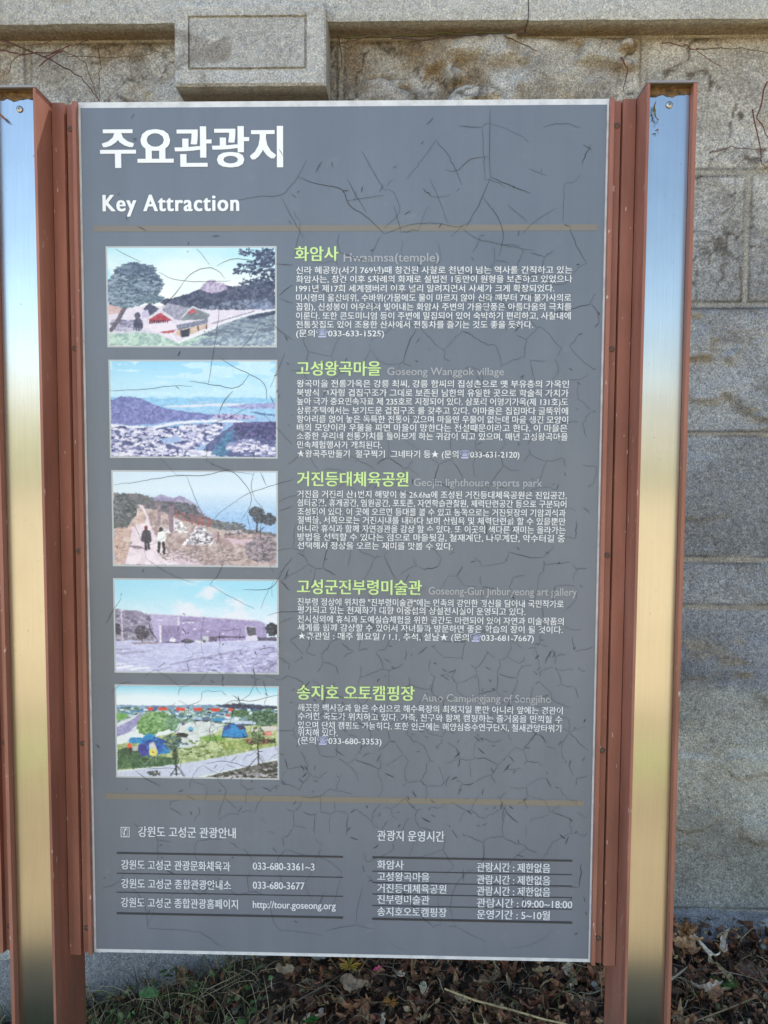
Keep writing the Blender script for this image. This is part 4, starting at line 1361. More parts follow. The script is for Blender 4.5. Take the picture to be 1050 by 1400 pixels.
# 4 long art gallery building
p = Pic(105, 970, 48, 543)
p.vgrad([(48, (158, 214, 236)), (150, (176, 220, 236)), (230, (208, 228, 240)), (380, (214, 226, 240))], 60, 0.008)
k_ = (0.9 * sstep(0.47, 0.66, fbm(p.X * .008, p.Y * .016, 4, 4) + (p.Y - 200) * .0016) * (p.Y < 320) * sstep(380, 480, p.X))[..., None]
p.a = p.a * (1 - k_) + np.array((226, 228, 238.)) * k_
p.poly([(105, 202), (160, 210), (230, 215), (300, 236), (330, 380), (105, 380)], (130, 124, 150), wob=4, c2=(160, 152, 178), sc=.07, octv=5)
p.speck(p.mask([(105, 225), (300, 250), (320, 360), (105, 360)]), 140, 9, [(104, 102, 128), (146, 138, 164), (176, 166, 190)], .8)
p.poly([(105, 330), (330, 335), (330, 385), (105, 385)], (118, 112, 132), wob=2, c2=(170, 166, 186), sc=.12)
p.poly([(105, 378), (970, 362), (970, 543), (105, 543)], (204, 204, 232), 0, c2=(188, 188, 222), sc=.025, sy=5)
p.poly([(293, 230), (600, 246), (880, 262), (908, 280), (914, 362), (318, 388)], (158, 146, 188), 0, c2=(168, 156, 196), sc=.05)
p.poly([(293, 230), (452, 240), (452, 292), (340, 292), (340, 388), (318, 388)], (180, 170, 206), 4)
p.poly([(440, 248), (452, 248), (452, 292), (440, 292)], (216, 210, 228), 2)
p.poly([(340, 292), (352, 292), (352, 388), (340, 388)], (222, 216, 232), 2)
p.poly([(352, 293), (452, 293), (452, 386), (352, 388)], (146, 134, 174), 5)
for (x, y) in ((335, 262), (350, 262), (470, 278), (530, 310), (470, 326), (600, 322), (520, 274), (500, 275), (680, 334)):
    p.spot(x, y, 8, 4, (220, 214, 230))
p.poly([(462, 258), (535, 262), (535, 270), (462, 266)], (136, 124, 160), 3)
p.line([(293, 230), (600, 246), (880, 262), (908, 280)], 4, (206, 198, 220))
p.poly([(800, 290), (856, 292), (858, 372), (800, 372)], (196, 184, 216), 3)
p.poly([(806, 298), (855, 298), (855, 344), (812, 342)], (62, 66, 84), 10, c2=(96, 96, 110))
p.poly([(806, 345), (862, 340), (872, 370), (800, 372)], (218, 212, 230), 3)
p.poly([(640, 348), (800, 346), (800, 354), (640, 358)], (90, 82, 112), 4)
p.poly([(606, 348), (650, 348), (650, 376), (606, 378)], (98, 90, 114), 6); p.poly([(572, 346), (604, 346), (604, 372), (572, 374)], (196, 196, 206), 4)
p.poly([(865, 352), (968, 348), (968, 370), (865, 370)], (92, 88, 112), 10, wob=2)
p.tufts(942, 308, 30, 32, 80, 13, [(48, 56, 74), (68, 74, 90), (40, 48, 64)], .7)
p.tufts(246, 330, 34, 38, 70, 13, [(76, 74, 92), (98, 92, 110), (60, 62, 80)], .5); p.line([(248, 350), (248, 382)], 6, (66, 60, 76))
p.tufts(116, 312, 14, 30, 30, 10, [(60, 62, 82), (84, 82, 100)], .7)
p.line([(138, 210), (143, 372)], 5, (216, 212, 226)); p.line([(130, 212), (150, 214)], 5, (216, 212, 226))
p.poly([(190, 384), (330, 378), (330, 390), (200, 396)], (158, 146, 160), 10, wob=3)
p.ell(412, 372, 16, 14, (232, 230, 238)); p.ell(412, 360, 6, 6, (206, 200, 216)); p.line([(400, 384), (425, 384)], 4, (120, 112, 136))
p.ell(490, 377, 36, 10, (76, 78, 96)); p.ell(488, 370, 20, 8, (98, 102, 120)); p.ell(562, 375, 30, 10, (222, 220, 230)); p.ell(562, 368, 18, 6, (140, 138, 156)); p.ell(582, 376, 9, 7, (80, 76, 96))
p.ell(766, 370, 10, 5, (224, 216, 228))
p.poly([(105, 442), (200, 432), (320, 430), (260, 440), (120, 452)], (166, 164, 196), 4, wob=3); p.poly([(105, 420), (190, 418), (180, 424), (105, 428)], (160, 158, 190), 4, wob=2)
p.poly([(105, 520), (180, 508), (215, 514), (105, 534)], (232, 232, 242), 3); p.poly([(165, 528), (280, 518), (290, 524), (190, 538)], (232, 232, 242), 3); p.poly([(105, 500), (160, 502), (105, 510)], (232, 232, 242), 3)
gm = p.mask([(380, 543), (560, 470), (760, 420), (970, 390), (970, 543)], 6)
p.fill(gm, (176, 174, 212), c2=(198, 196, 228), sc=.04, sy=3); p.speck(gm, 160, 10, [(164, 160, 196), (214, 212, 236), (150, 148, 184)], .3)
p.poly([(390, 500), (560, 462), (740, 425), (760, 430), (560, 474), (400, 508)], (160, 156, 190), 4, wob=3)
p.poly([(820, 530), (970, 470), (970, 543), (800, 543)], (146, 142, 178), wob=6, c2=(180, 176, 208), sc=.06)
p.place(((155.2, 790.3), (381.5, 921.4), (381, 792.3), (156.5, 920)), panel, 'faded print of a long lavender art gallery building')

# 5 camp site with blue tents
p = Pic(113, 972, 50, 540)
p.vgrad([(50, (138, 206, 226)), (80, (190, 224, 236)), (110, (226, 236, 240)), (150, (232, 238, 242)), (540, (220, 226, 220))], 14, 0.01)
p.poly([(113, 152), (240, 154), (420, 152), (560, 148), (700, 142), (800, 138), (972, 148), (972, 200), (113, 200)], (108, 140, 172), wob=3, c2=(150, 178, 200), sc=.08)
p.poly([(640, 148), (760, 136), (800, 142), (972, 150), (972, 176), (760, 172)], (70, 78, 104), wob=6, c2=(48, 54, 74), sc=.1)
p.poly([(113, 176), (972, 172), (972, 250), (113, 250)], (112, 142, 128), wob=3, c2=(150, 180, 170), sc=.08)
p.speck(p.mask([(113, 165), (972, 165), (972, 235), (113, 215)]), 320, 12, [(86, 120, 96), (70, 108, 150), (226, 232, 236), (92, 140, 178), (60, 84, 80), (190, 206, 214)], .4)
p.poly([(113, 198), (175, 198), (160, 225), (113, 238)], (112, 166, 92), 12, wob=3)
p.poly([(113, 250), (180, 225), (250, 192), (290, 190), (250, 240), (200, 310), (113, 360)], (212, 216, 222), 5, wob=2)
p.poly([(113, 275), (190, 235), (240, 196), (268, 194), (236, 240), (180, 300), (113, 325)], (156, 152, 194), 6)
p.poly([(113, 325), (190, 300), (240, 290), (240, 350), (113, 372)], (228, 232, 232), 4)
p.poly([(113, 370), (240, 340), (420, 300), (700, 250), (972, 240), (972, 400), (760, 420), (520, 460), (113, 510)], (150, 166, 116), wob=5, c2=(190, 200, 150), sc=.04)
p.poly([(420, 290), (500, 240), (600, 232), (690, 260), (640, 300), (560, 320), (540, 380), (440, 380)], (222, 226, 226), wob=4, c2=(204, 210, 206), sc=.05)
p.poly([(113, 400), (170, 380), (330, 430), (450, 440), (440, 470), (113, 505)], (58, 92, 70), wob=6, c2=(90, 124, 90), sc=.06)
p.poly([(550, 325), (680, 310), (700, 330), (620, 350)], (126, 168, 88), 10, wob=5)
p.poly([(640, 340), (960, 320), (972, 360), (880, 400), (700, 390)], (176, 186, 120), wob=5, c2=(140, 160, 96), sc=.06)
p.speck(p.mask([(440, 340), (860, 340), (860, 420), (440, 450)]), 90, 9, [(206, 210, 170), (132, 150, 90), (96, 120, 70)], .4)
p.poly([(113, 520), (330, 488), (560, 450), (760, 410), (890, 380), (972, 362), (972, 432), (830, 470), (620, 520), (540, 540), (113, 540)], (200, 204, 222), 5, wob=2)
p.poly([(590, 540), (700, 505), (850, 470), (972, 440), (972, 540)], (70, 76, 72), wob=5, c2=(120, 116, 116), sc=.06)
p.speck(p.mask([(700, 520), (972, 470), (972, 540), (640, 540)]), 70, 11, [(150, 146, 150), (186, 178, 180), (50, 58, 56)], .4)
for x in (294, 362, 455, 548, 640, 722):
    w = 26 if x > 300 else 16
    if x > 700: w = 15
    p.poly([(x - w, 163), (x + w, 163), (x + w - 4, 180), (x - w + 6, 180)], (222, 72, 62), 14, wob=4)
p.ell(708, 202, 12, 5, (200, 70, 70))
p.tufts(325, 240, 90, 50, 300, 16, [(98, 140, 88), (76, 118, 72), (128, 166, 110), (150, 184, 136)], .7)
p.tufts(280, 275, 55, 38, 120, 15, [(104, 148, 88), (80, 124, 76), (142, 178, 122)], .7)
p.tufts(410, 250, 30, 40, 50, 12, [(96, 136, 104), (120, 160, 130)], .7)
p.tufts(900, 215, 80, 40, 150, 14, [(62, 94, 76), (84, 118, 94), (110, 142, 116), (48, 74, 66)], .6)
p.tufts(770, 190, 50, 16, 50, 10, [(84, 120, 84), (60, 90, 70)], .6)
for cx2, cy2, rx, col_ in ((545, 222, 24, (176, 200, 220)), (590, 224, 22, (90, 110, 140)), (660, 228, 36, (60, 142, 190)), (720, 236, 46, (196, 214, 224)), (800, 242, 60, (190, 204, 220)), (470, 245, 10, (120, 120, 130)), (460, 312, 34, (52, 56, 52)), (510, 278, 14, (90, 170, 210))):
    p.ell(cx2, cy2, rx, 13, col_, 12); p.spot(cx2, cy2 + 10, rx * .8, 4, (70, 80, 96))
p.poly([(676, 318), (686, 262), (730, 248), (790, 256), (812, 318), (770, 324)], (44, 136, 196), 6); p.poly([(752, 256), (790, 256), (806, 276), (770, 278)], (72, 60, 92), 4); p.poly([(690, 262), (722, 250), (716, 276), (688, 284)], (66, 84, 150), 4)
p.line([(676, 318), (690, 262), (730, 248), (790, 256), (812, 318)], 4, (30, 88, 150)); p.line([(676, 318), (770, 324), (812, 316)], 5, (34, 60, 96))
p.poly([(800, 346), (960, 322), (960, 345), (830, 362)], (62, 76, 60), 12, wob=6); p.tufts(870, 340, 70, 18, 50, 12, [(52, 66, 52), (90, 104, 80), (170, 92, 88)], .5)
p.poly([(890, 290), (940, 282), (945, 306), (895, 312)], (214, 140, 130), 20, wob=4); p.poly([(830, 270), (960, 255), (972, 280), (840, 290)], (214, 206, 200), 10, wob=4)
p.line([(870, 460), (868, 360), (872, 300)], 7, (70, 74, 66)); p.line([(868, 420), (812, 485)], 3, (60, 62, 66)); p.line([(870, 420), (920, 492)], 3, (60, 62, 66)); p.line([(869, 400), (870, 470)], 4, (50, 52, 56))
p.tufts(868, 310, 34, 46, 50, 10, [(84, 108, 76), (60, 80, 60), (110, 130, 96)], .6)
p.poly([(172, 346), (188, 328), (250, 330), (262, 352), (236, 360), (180, 358)], (46, 138, 192), 6)
p.poly([(238, 360), (270, 330), (320, 322), (372, 340), (390, 398), (350, 418), (280, 430), (228, 402)], (36, 84, 160), 10, wob=2, c2=(52, 120, 190))
p.poly([(245, 332), (280, 304), (320, 316), (310, 330), (262, 348)], (40, 140, 196), 6); p.poly([(225, 370), (266, 356), (282, 420), (248, 434), (226, 405)], (62, 66, 150), 6)
p.poly([(282, 360), (312, 350), (330, 400), (290, 404)], (206, 204, 208), 8); p.ell(306, 408, 23, 22, (226, 214, 116), 6); p.ell(306, 408, 4, 4, (90, 80, 50))
p.poly([(345, 392), (392, 384), (396, 412), (350, 416)], (46, 130, 190), 6); p.ell(180, 374, 13, 13, (226, 92, 66)); p.ell(182, 402, 9, 18, (52, 58, 62)); p.poly([(192, 380), (222, 376), (222, 400), (196, 400)], (196, 190, 190), 8)
p.poly([(160, 392), (172, 392), (170, 420), (160, 420)], (70, 76, 70), 4)
p.tufts(415, 355, 45, 45, 80, 12, [(92, 116, 96), (60, 82, 66), (126, 146, 120), (70, 110, 150)], .5)
p.ell(478, 366, 30, 12, (206, 214, 218), 6); p.ell(478, 360, 18, 7, (110, 124, 136))
p.line([(424, 400), (430, 530)], 8, (44, 48, 46)); p.line([(432, 480), (398, 534)], 4, (50, 52, 54)); p.line([(434, 480), (468, 534)], 4, (50, 52, 54)); p.tufts(425, 420, 14, 30, 30, 8, [(40, 50, 44), (70, 84, 70)], .7)
p.line([(306, 428), (262, 474)], 3, (176, 172, 160)); p.line([(320, 425), (322, 470)], 3, (176, 172, 160))
p.tufts(310, 522, 36, 12, 20, 6, [(56, 66, 66), (90, 96, 96)], 1.4)
p.place(((157.5, 935.8), (381.7, 1064.9), (381.7, 937.5), (158.5, 1063.5)), panel, 'faded print of a camp site with blue tents, lowest picture')

# ------------------------------------------------------------------ litter on the bed between sign and wall
BROWNS = [(0.11, 0.053, 0.030), (0.19, 0.088, 0.045), (0.27, 0.128, 0.064), (0.36, 0.18, 0.085), (0.42, 0.25, 0.12), (0.22, 0.086, 0.045),
          (0.13, 0.080, 0.050), (0.30, 0.140, 0.070), (0.44, 0.29, 0.155), (0.08, 0.045, 0.029), (0.10, 0.060, 0.040), (0.06, 0.036, 0.025)]


def leaf_geo(L, W, curl, fold, twist, serr, rng):
    """a curled dead leaf: n x 5 patch, tip along +x"""
    nx, ny = 9, 5
    vs = []; fs = []
    ph = rng.uniform(0, 6.28)
    for i in range(nx):
        u = i / (nx - 1)
        prof = math.sin(math.pi * min(1, u * 0.93 + 0.04)) ** 0.75 * (1 - 0.25 * u)
        for j in range(ny):
            v = (j / (ny - 1) - 0.5) * 2
            w = W / 2 * prof * (1 + serr * rng.normal() * (abs(v) > 0.9))
            a = fold * abs(v)
            y = w * v * math.cos(a)
            z = w * abs(v) * math.sin(a) + curl * L * (u - 0.4) ** 2 + 0.035 * L * rng.normal() + 0.05 * L * math.sin(7 * u + 5 * v + ph)
            x = L * (u - 0.5) + 0.03 * L * rng.normal() * (abs(v) > .9)
            tw = twist * (u - 0.5)
            y, z = y * math.cos(tw) - z * math.sin(tw), y * math.sin(tw) + z * math.cos(tw)
            vs.append(Vector((x, y, z)))
    for i in range(nx - 1):
        for j in range(ny - 1):
            fs.append((i * ny + j, (i + 1) * ny + j, (i + 1) * ny + j + 1, i * ny + j + 1))
    return vs, fs


def put_leaf(mb, pos, L, W, col_, rng, tilt=0.45, curl=None, fold=None, yaw=None, lift=0.0, cap=True):
    curl = rng.uniform(-0.9, 1.4) if curl is None else curl
    fold = rng.uniform(-0.2, 0.9) if fold is None else fold
    vs, fs = leaf_geo(L, W, curl, fold, rng.normal(0, 0.7), 0.22, rng)
    R_ = Euler((rng.normal(0, tilt), rng.normal(0, tilt), rng.uniform(0, 6.28) if yaw is None else yaw)).to_matrix()
    k = rng.uniform(1.0, 1.9)
    o = len(mb.v)
    mb.add([R_ @ v + Vector(pos) + Vector((0, 0, lift)) for v in vs], fs, 0, tuple(min(c_ * k, 0.55 - 0.12 * i_) if cap else c_ * k for i_, c_ in enumerate(col_)))


def bed_points(n_, rng):
    out = []
    while len(out) < n_:
        x = rng.uniform(-1.9, 2.1); y = rng.uniform(-0.42, 0.585)
        if y < 0.05 and rng.random() < 0.45:
            continue
        keep = 1.0 if x > -0.15 else (0.40 if x > -0.75 else 0.5)
        if rng.random() > keep:
            continue
        out.append((x, y))
    return out


rl = np.random.default_rng(21)
lit = MB()
for (x, y) in bed_points(10500, rl):
    L = rl.gamma(5, 0.0054); W = L * rl.uniform(0.30, 0.72)
    z = float(zground(x, y)) + rl.uniform(-0.004, 0.022)
    c_ = BROWNS[rl.integers(len(BROWNS))]
    if x < -0.2 and rl.random() < .4:
        c_ = (0.12, 0.110, 0.070)
    put_leaf(lit, (x, y, z), L, W, c_, rl, tilt=0.7, curl=rl.uniform(-1.2, 2.2), fold=rl.uniform(-0.5, 1.25))
for (x, y) in bed_points(6500, rl):      # crumbled bits
    L = rl.uniform(0.006, 0.018)
    z = float(zground(x, y)) + rl.uniform(0.0, 0.028)
    c_ = BROWNS[rl.integers(len(BROWNS))]
    k2 = rl.uniform(0.5, 1.1)
    put_leaf(lit, (x, y, z), L, L * rl.uniform(.3, .8), tuple(v * k2 for v in c_), rl, tilt=0.8)
o = lit.build('leaf_litter', M['leaf'], smooth=True)
tag(o, 'bed of brown curled dead leaves covering the soil below the sign', 'leaf litter', kind='stuff')

tw = MB()
for (x, y) in bed_points(2600, rl):
    z = float(zground(x, y)) + rl.uniform(0.008, 0.032)
    L = rl.gamma(4, 0.016); a = rl.uniform(0, 6.28); pt = rl.normal(0, 0.22)
    bend = rl.normal(0, 0.3)
    pts = []
    for t in (-.5, -.17, .17, .5):
        aa = a + bend * t
        pts.append((x + L * t * math.cos(aa), y + L * t * math.sin(aa), z + L * t * pt + 0.004 * rl.normal()))
    r = rl.choice([0.0005, 0.0007, 0.0012, 0.0018], p=[.45, .3, .17, .08])
    c_ = [(0.24, 0.17, 0.095), (0.10, 0.065, 0.04), (0.30, 0.235, 0.15), (0.055, 0.04, 0.03)][rl.integers(4)]
    tw.tube(pts, [r, r, r * .9, r * .5], 4, 0, c_)
o = tw.build('twig_litter', M['stem'], smooth=True)
tag(o, 'thin twigs and pine needles strewn over the dead leaves', 'twigs', kind='stuff')

gr = MB()
for k in range(2500):
    x = rl.uniform(-1.7, -0.22) if rl.random() < .9 else rl.uniform(-0.3, 1.6)
    y = rl.uniform(0.0, 0.57)
    z = float(zground(x, y))
    L = rl.uniform(0.03, 0.11); a = rl.uniform(0, 6.28); lean = rl.uniform(0.3, 1.45)
    dx, dy = math.cos(a), math.sin(a)
    pts = []
    for t in (0, .33, .66, 1):
        ll = lean * t ** 0.6
        pts.append((x + dx * L * t * math.sin(ll), y + dy * L * t * math.sin(ll), z + L * t * math.cos(ll) + 0.004))
    c_ = [(0.12, 0.14, 0.05), (0.38, 0.29, 0.15), (0.20, 0.17, 0.08), (0.44, 0.35, 0.20), (0.13, 0.10, 0.05)][rl.integers(5)]
    if pts[-1][1] > 0.585:
        continue
    gr.tube(pts, [0.0011, 0.0010, 0.0008, 0.0003], 3, 0, c_)
for k in range(420):                                         # low weeds between the blades
    x = rl.uniform(-0.75, -0.2) if rl.random() < .75 else rl.uniform(-1.5, -0.2); y = rl.uniform(0.1, 0.56)
    z = float(zground(x, y)) + rl.uniform(0.01, 0.045)
    L = rl.uniform(0.010, 0.024)
    put_leaf(gr, (x, y, z), L, L * rl.uniform(.4, .8), [(0.07, 0.12, 0.035), (0.10, 0.15, 0.05), (0.13, 0.14, 0.06)][rl.integers(3)], rl, tilt=0.6)
o = gr.build('dry_grass', M['stem'], smooth=True)
tag(o, 'matted dry grass and green blades below the lower left of the sign', 'grass', kind='stuff')

# ------------------------------------------------------------------ single things on the bed
def single_leaf(px, py, L, W, col_, label, yaw=None, curl=0.8, fold=0.5, lift=0.02, seed=0, name='dead_leaf', cat='leaf', group=None, tilt=0.35):
    q = on_ground(px, py, lift + 0.018)
    rr2 = np.random.default_rng(500 + seed)
    m_ = MB(); put_leaf(m_, (0, 0, 0), L, W, col_, rr2, tilt=tilt, curl=curl, fold=fold, yaw=yaw, cap=False)
    o_ = m_.build(name, M['leaf'], smooth=True)
    o_.location = (q.x, q.y, float(zground(q.x, q.y)) + lift + 0.018)
    sol = o_.modifiers.new('thickness', 'SOLIDIFY'); sol.thickness = 0.0006
    return tag(o_, label, cat, group)


def crumpled(px, py, size, col_, label, seed):
    """several torn leaf lobes crumpled together round one stalk"""
    q = on_ground(px, py, 0.032)
    rr2 = np.random.default_rng(seed)
    m_ = MB()
    for k in range(9):
        L = size * rr2.uniform(0.5, 0.9)
        a = k * 0.7 + rr2.normal(0, 0.2)
        put_leaf(m_, (size * 0.28 * math.cos(a), size * 0.28 * math.sin(a), 0.004 * k * size / 0.05), L, L * 0.6, col_, rr2, tilt=0.55, curl=1.3, fold=0.8, yaw=a)
    o_ = m_.build('dead_leaf', M['leaf'], smooth=True)
    o_.location = (q.x, q.y, float(zground(q.x, q.y)) + 0.032)
    return tag(o_, label, 'leaf')


crumpled(940, 1282, 0.045, (0.30, 0.165, 0.075), 'orange brown crumpled leaf against the foot of the wall, right of the sign', 11)
crumpled(937, 1306, 0.060, (0.32, 0.19, 0.10), 'large tan crumpled leaf with ragged lobes right of the right post', 12)
single_leaf(965, 1300, 0.075, 0.012, (0.50, 0.41, 0.29), 'long pale grey curled sliver of leaf right of the post', yaw=1.9, curl=1.2, seed=1)
single_leaf(990, 1298, 0.055, 0.025, (0.42, 0.33, 0.23), 'pale twisted leaf right of the curled sliver', yaw=1.2, seed=2)
single_leaf(965, 1352, 0.060, 0.022, (0.40, 0.32, 0.24), 'pale pinkish tan leaf lying below the two crumpled leaves', yaw=-0.5, seed=3)
single_leaf(665, 1345, 0.072, 0.030, (0.22, 0.155, 0.09), 'big tan folded leaf on the litter under the right half of the panel', yaw=0.45, fold=0.7, seed=4)
single_leaf(740, 1328, 0.040, 0.022, (0.30, 0.21, 0.11), 'small ochre leaf close below the panel edge', yaw=0.3, seed=5)
single_leaf(388, 1327, 0.042, 0.034, (0.27, 0.19, 0.105), 'round beige leaf below the left half of the panel', yaw=0.2, fold=.3, seed=6)
single_leaf(483, 1346, 0.060, 0.040, (0.19, 0.13, 0.08), 'broad grey brown leaf below the yellow flower', yaw=-0.2, fold=.3, seed=7)
single_leaf(480, 1378, 0.045, 0.028, (0.24, 0.115, 0.06), 'rust brown leaf near the lower edge below the yellow flower', yaw=0.3, seed=8)
single_leaf(548, 1334, 0.045, 0.011, (0.46, 0.37, 0.25), 'narrow whitish leaf right of the pink scrap', yaw=2.2 + math.pi, seed=9)
single_leaf(437, 1388, 0.032, 0.018, (0.28, 0.23, 0.165), 'small pale grey leaf standing at the lower edge', yaw=1.3, seed=10)
single_leaf(690, 1392, 0.05, 0.028, (0.17, 0.085, 0.05), 'dark red brown leaf beside the straw stalk', yaw=0.8, seed=13)
single_leaf(205, 1360, 0.046, 0.040, (0.10, 0.19, 0.07), 'green heart shaped leaf in the dry grass', yaw=0.5, curl=0.3, fold=0.35, lift=0.04, seed=14, name='green_leaf', tilt=0.5)
single_leaf(270, 1355, 0.03, 0.018, (0.09, 0.17, 0.05), 'small upright green leaf among the grass left of the beige leaf', yaw=1.3, curl=0.3, seed=15, name='green_leaf', lift=0.03)
single_leaf(424, 1396, 0.035, 0.022, (0.035, 0.10, 0.02), 'dark green leaf at the lower edge left of the rust leaf', yaw=0.1, curl=.2, seed=16, name='green_leaf')
single_leaf(505 + 11, 1324, 0.017, 0.014, (0.70, 0.09, 0.22), 'bright pink scrap lying on the leaves below the panel', yaw=0.2, curl=0.1, fold=0.1, seed=17, name='pink_scrap', cat='scrap', lift=0.032, tilt=0.7)

# yellow spidery flower and a smaller faded one
def spider_flower(px, py, size, col_, label, seed, name='spider_flower'):
    q = on_ground(px, py, 0.045)
    rr2 = np.random.default_rng(seed)
    m_ = MB()
    for k in range(34):
        a = rr2.uniform(0, 6.28); el = rr2.uniform(0.1, 1.3); L = size * rr2.uniform(0.55, 1.0)
        pts = []
        for t in (0, .35, .7, 1):
            e2 = el - 0.9 * t
            pts.append((math.cos(a) * L * t * math.cos(e2 * .7), math.sin(a) * L * t * math.cos(e2 * .7), L * t * math.sin(el) * (1 - .45 * t)))
        m_.tube(pts, [0.0011, 0.0013, 0.0012, 0.0005], 4, 0, tuple(v * rr2.uniform(.7, 1.2) for v in col_))
    m_.tube([(0, 0, -0.02), (0.004, 0, 0.004)], [0.0015, 0.003], 5, 0, (0.12, 0.09, 0.04))
    o_ = m_.build(name, M['stem'], smooth=True)
    o_.location = (q.x, q.y, float(zground(q.x, q.y)) + 0.045)
    tag(o_, label, 'flower')


spider_flower(478, 1322, 0.034, (0.42, 0.27, 0.05), 'withered yellow flower of thin curled petals just below the panel', 3)
spider_flower(535, 1372, 0.018, (0.36, 0.17, 0.04), 'small withered orange flower below the pink scrap', 4)


def stalk(pts_px, r, col_, label, name, cat, lift=0.03, lifts=None):
    pts = []
    for i, (a, b2) in enumerate(pts_px):
        q = on_ground(a, b2, lifts[i] if lifts else lift)
        pts.append(q)
    base = pts[0].copy()
    m_ = MB(); m_.tube([p_ - base for p_ in pts], [r] * (len(pts) - 1) + [r * .6], 6, 0, col_)
    o_ = m_.build(name, M['stem'], smooth=True)
    o_.location = base
    return tag(o_, label, cat)


stalk([(608, 1352), (650, 1368), (700, 1381), (745, 1394), (790, 1404)], 0.0022, (0.62, 0.45, 0.21), 'long straw coloured stalk lying aslant below the panel', 'straw_stalk', 'stalk')
stalk([(338, 1408), (400, 1372), (440, 1350), (470, 1330)], 0.0020, (0.20, 0.15, 0.10), 'thin brown twig running up to the yellow flower', 'twig', 'twig')
stalk([(917, 1340), (930, 1330), (941, 1321)], 0.0024, (0.40, 0.31, 0.19), 'short tan stick beside the right post', 'twig', 'twig')
stalk([(330, 1330), (310, 1340), (285, 1352), (262, 1372)], 0.0012, (0.30, 0.26, 0.15), 'pale dry stem arching over the grass', 'straw_stalk', 'stalk', lifts=[0.05, 0.06, 0.05, 0.02])
stalk([(245, 1378), (300, 1352), (365, 1318)], 0.0011, (0.28, 0.24, 0.14), 'thin bent grass stem reaching up to the panel edge', 'straw_stalk', 'stalk', lifts=[0.02, 0.05, 0.04])
stalk([(1030, 1365), (985, 1383), (950, 1396)], 0.0018, (0.26, 0.18, 0.10), 'brown twig at the right below the green sprig', 'twig', 'twig')

for i, (a, b2, s_, c_, lb_) in enumerate(((577, 1366 - 5, 0.007, (0.20, 0.22, 0.16), 'small round whitish pebble under the panel between needles'), (812, 1360, 0.006, (0.20, 0.20, 0.145), 'pale pebble left of the right post'),
                                          (1043, 1308, 0.007, (0.20, 0.19, 0.15), 'light grey pebble near the wall at the far right'), (440, 1318, 0.016, (0.20, 0.19, 0.17), 'square grey stone chip left of the yellow flower'))):
    bm = bmesh.new(); bmesh.ops.create_icosphere(bm, subdivisions=3, radius=s_)
    for v in bm.verts:
        v.co *= 1 + 0.75 * (mnoise.noise(v.co * 70 + Vector((i * 9, 0, 0)))); v.co.z *= 0.7
    me = bpy.data.meshes.new('pebble'); bm.to_mesh(me); bm.free()
    me.polygons.foreach_set('use_smooth', np.ones(len(me.polygons), dtype=bool))
    pm, n, l, b = mat('pebble_stone', c_, 0.85)
    l.new(nmix(n, l, 1.0, c_, nramp(n, l, nnoise(n, l, 300, 3), [(0.3, (0.6, 0.6, 0.6)), (0.7, (1.2, 1.2, 1.2))]), 'MULTIPLY'), b.inputs['Base Color'])
    me.materials.append(pm)
    q = on_ground(a, b2)
    o_ = bpy.data.objects.new('pebble', me); C.objects.link(o_)
    o_.location = (q.x, q.y, float(zground(q.x, q.y)) + 0.026)
    tag(o_, lb_, 'pebble')

# green needle sprig right of the post
q = on_ground(993, 1348, 0.035)
m_ = MB(); rr2 = np.random.default_rng(9)
for k in range(7):
    a = rr2.uniform(0, 6.28); L = rr2.uniform(0.02, 0.038)
    tip = Vector((math.cos(a) * L * .8, math.sin(a) * L * .8, L * 0.5))
    m_.tube([(0, 0, 0), tip * .5, tip], [.0009, .0007, .0004], 4, 0, (0.06, 0.10, 0.03))
    for j in range(20):
        t = 0.15 + 0.85 * j / 19; b0 = tip * t
        dirv = Vector((rr2.normal(), rr2.normal(), rr2.normal() * .5 + .4)).normalized() * 0.009
        m_.tube([b0, b0 + dirv], [.0006, .0003], 3, 0, (0.07 * rr2.uniform(.7, 1.4), 0.15 * rr2.uniform(.7, 1.3), 0.04))
sp = m_.build('green_sprig', M['stem'], smooth=True); sp.location = (q.x, q.y, float(zground(q.x, q.y)) + 0.035)
tag(sp, 'small bushy green sprig growing among dead leaves right of the sign', 'plant')

# ------------------------------------------------------------------ dry vines on the wall, scraps on the steel strips
def vine(paths, label, Y=0.555):
    m_ = MB(); rr2 = np.random.default_rng(len(label))
    base = at(*paths[0][0][:2], Y)
    for path, r in [(p_[0:-1], p_[-1]) for p_ in paths]:
        pts = []
        P_ = [at(a, b2, Y + 0.006 * rr2.normal()) - base for a, b2 in path]
        for i in range(len(P_) - 1):
            for t in (0, .25, .5, .75):
                pts.append(P_[i].lerp(P_[i + 1], t) + Vector((rr2.normal() * .0018, rr2.normal() * .0015, rr2.normal() * .0018)))
        pts.append(P_[-1])
        rad = [r * (1 - .55 * i / (len(pts) - 1)) for i in range(len(pts))]
        m_.tube(pts, rad, 5, 0, tuple(v * rr2.uniform(.7, 1.3) for v in (0.13, 0.068, 0.042)))
    o_ = m_.build('dry_vine', M['stem'], smooth=True); o_.location = base
    return tag(o_, label, 'vine')


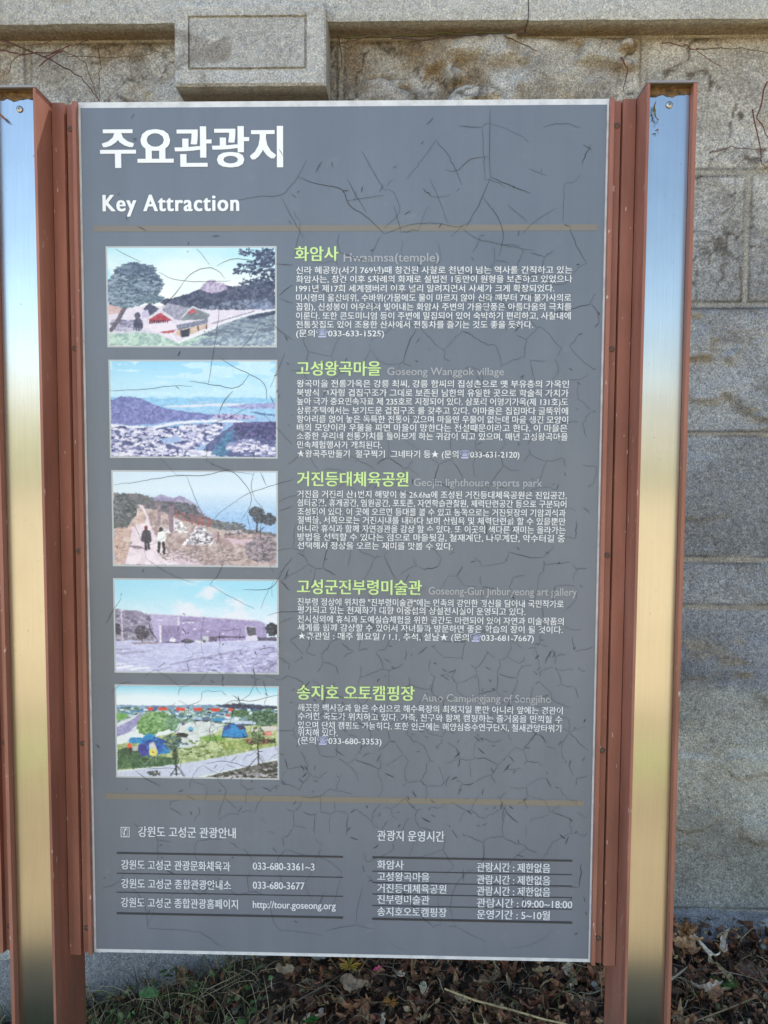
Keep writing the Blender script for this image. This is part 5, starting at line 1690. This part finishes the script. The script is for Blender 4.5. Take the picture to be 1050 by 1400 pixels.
vine([[(0, 66), (30, 74), (70, 72), (100, 62), (120, 55), 0.0016], [(0, 56), (40, 68), (80, 88), (110, 105), (128, 128), (136, 138), 0.0020], [(60, 76), (85, 70), (118, 86), (135, 138), 0.0015],
      [(78, 52), (60, 60), (35, 62), 0.0012], [(54, 90), (80, 70), (96, 62), 0.0013], [(40, 68), (20, 80), (12, 100), 0.0013], [(136, 70), (137, 100), (136, 138), 0.0012],
      [(92, 75), (160, 80), (205, 74), (238, 70), 0.0010]],
     'thin brown leafless vine stems on the wall above the left post')
vine([[(470, 52), (520, 50), (560, 48), (620, 47), (700, 46), 0.0024], [(530, 50), (560, 54), (640, 50), (720, 44), 0.0020], [(465, 60), (480, 54), (520, 48), (580, 42), 0.0016],
      [(690, 48), (712, 58), (735, 70), 0.0018], [(462, 48), (468, 80), (462, 110), 0.0016], [(460, 60), (474, 66), (505, 58), 0.0012], [(700, 44), (716, 38), (722, 34), 0.0018]],
     'dead reddish vine roots along the wall under the coping, right of the projecting block', Y=0.548)
vine([[(850, 78), (858, 95), (852, 125), 0.0018], [(905, 58), (940, 62), (955, 72), (985, 90), 0.0014], [(950, 68), (1000, 66), (1052, 72), 0.0013], [(1050, 110), (1035, 160), (1052, 190), 0.0020], [(1030, 150), (1040, 215), (1046, 228), 0.0016], [(970, 210), (1000, 200), (1035, 205), 0.0012]],
     'short dark vine remnants on the wall around the right post')


def scrap(px, py, lst, label, Y=-0.047):
    q = at(px, py, Y); rr2 = np.random.default_rng(px)
    m_ = MB()
    for (dx, dz, L, W, yaw) in lst:
        vs, fs = leaf_geo(L, W, 0.5, 0.5, 0.6, 0.15, rr2)
        R_ = Euler((math.pi / 2, -yaw, 0)).to_matrix()
        m_.add([R_ @ v + Vector((dx, 0, dz)) for v in vs], fs, 0, tuple(v * rr2.uniform(.7, 1.3) for v in (0.19, 0.14, 0.08)))
    o_ = m_.build('plant_scrap', M['leaf'], smooth=True); o_.location = q
    return tag(o_, label, 'plant scrap')


scrap(895, 152, [(-0.001, 0.006, 0.016, 0.0035, 1.45), (0.000, -0.002, 0.015, 0.004, 1.8), (0.003, -0.010, 0.010, 0.0025, 2.3), (0.004, -0.016, 0.006, 0.0015, 1.6)], 'dry brown plant scrap caught on the inner edge of the right steel strip')
scrap(898, 178, [(0, 0, 0.006, 0.003, 0.4), (0.001, -0.002, 0.006, 0.0012, 2.2)], 'tiny dark scrap stuck on the steel below the larger one')
scrap(4, 160, [(0.0, 0.0, 0.015, 0.005, 2.4), (0.005, -0.005, 0.006, 0.0015, 2.5)], 'pointed dry leaf tip on the left steel strip near its top')
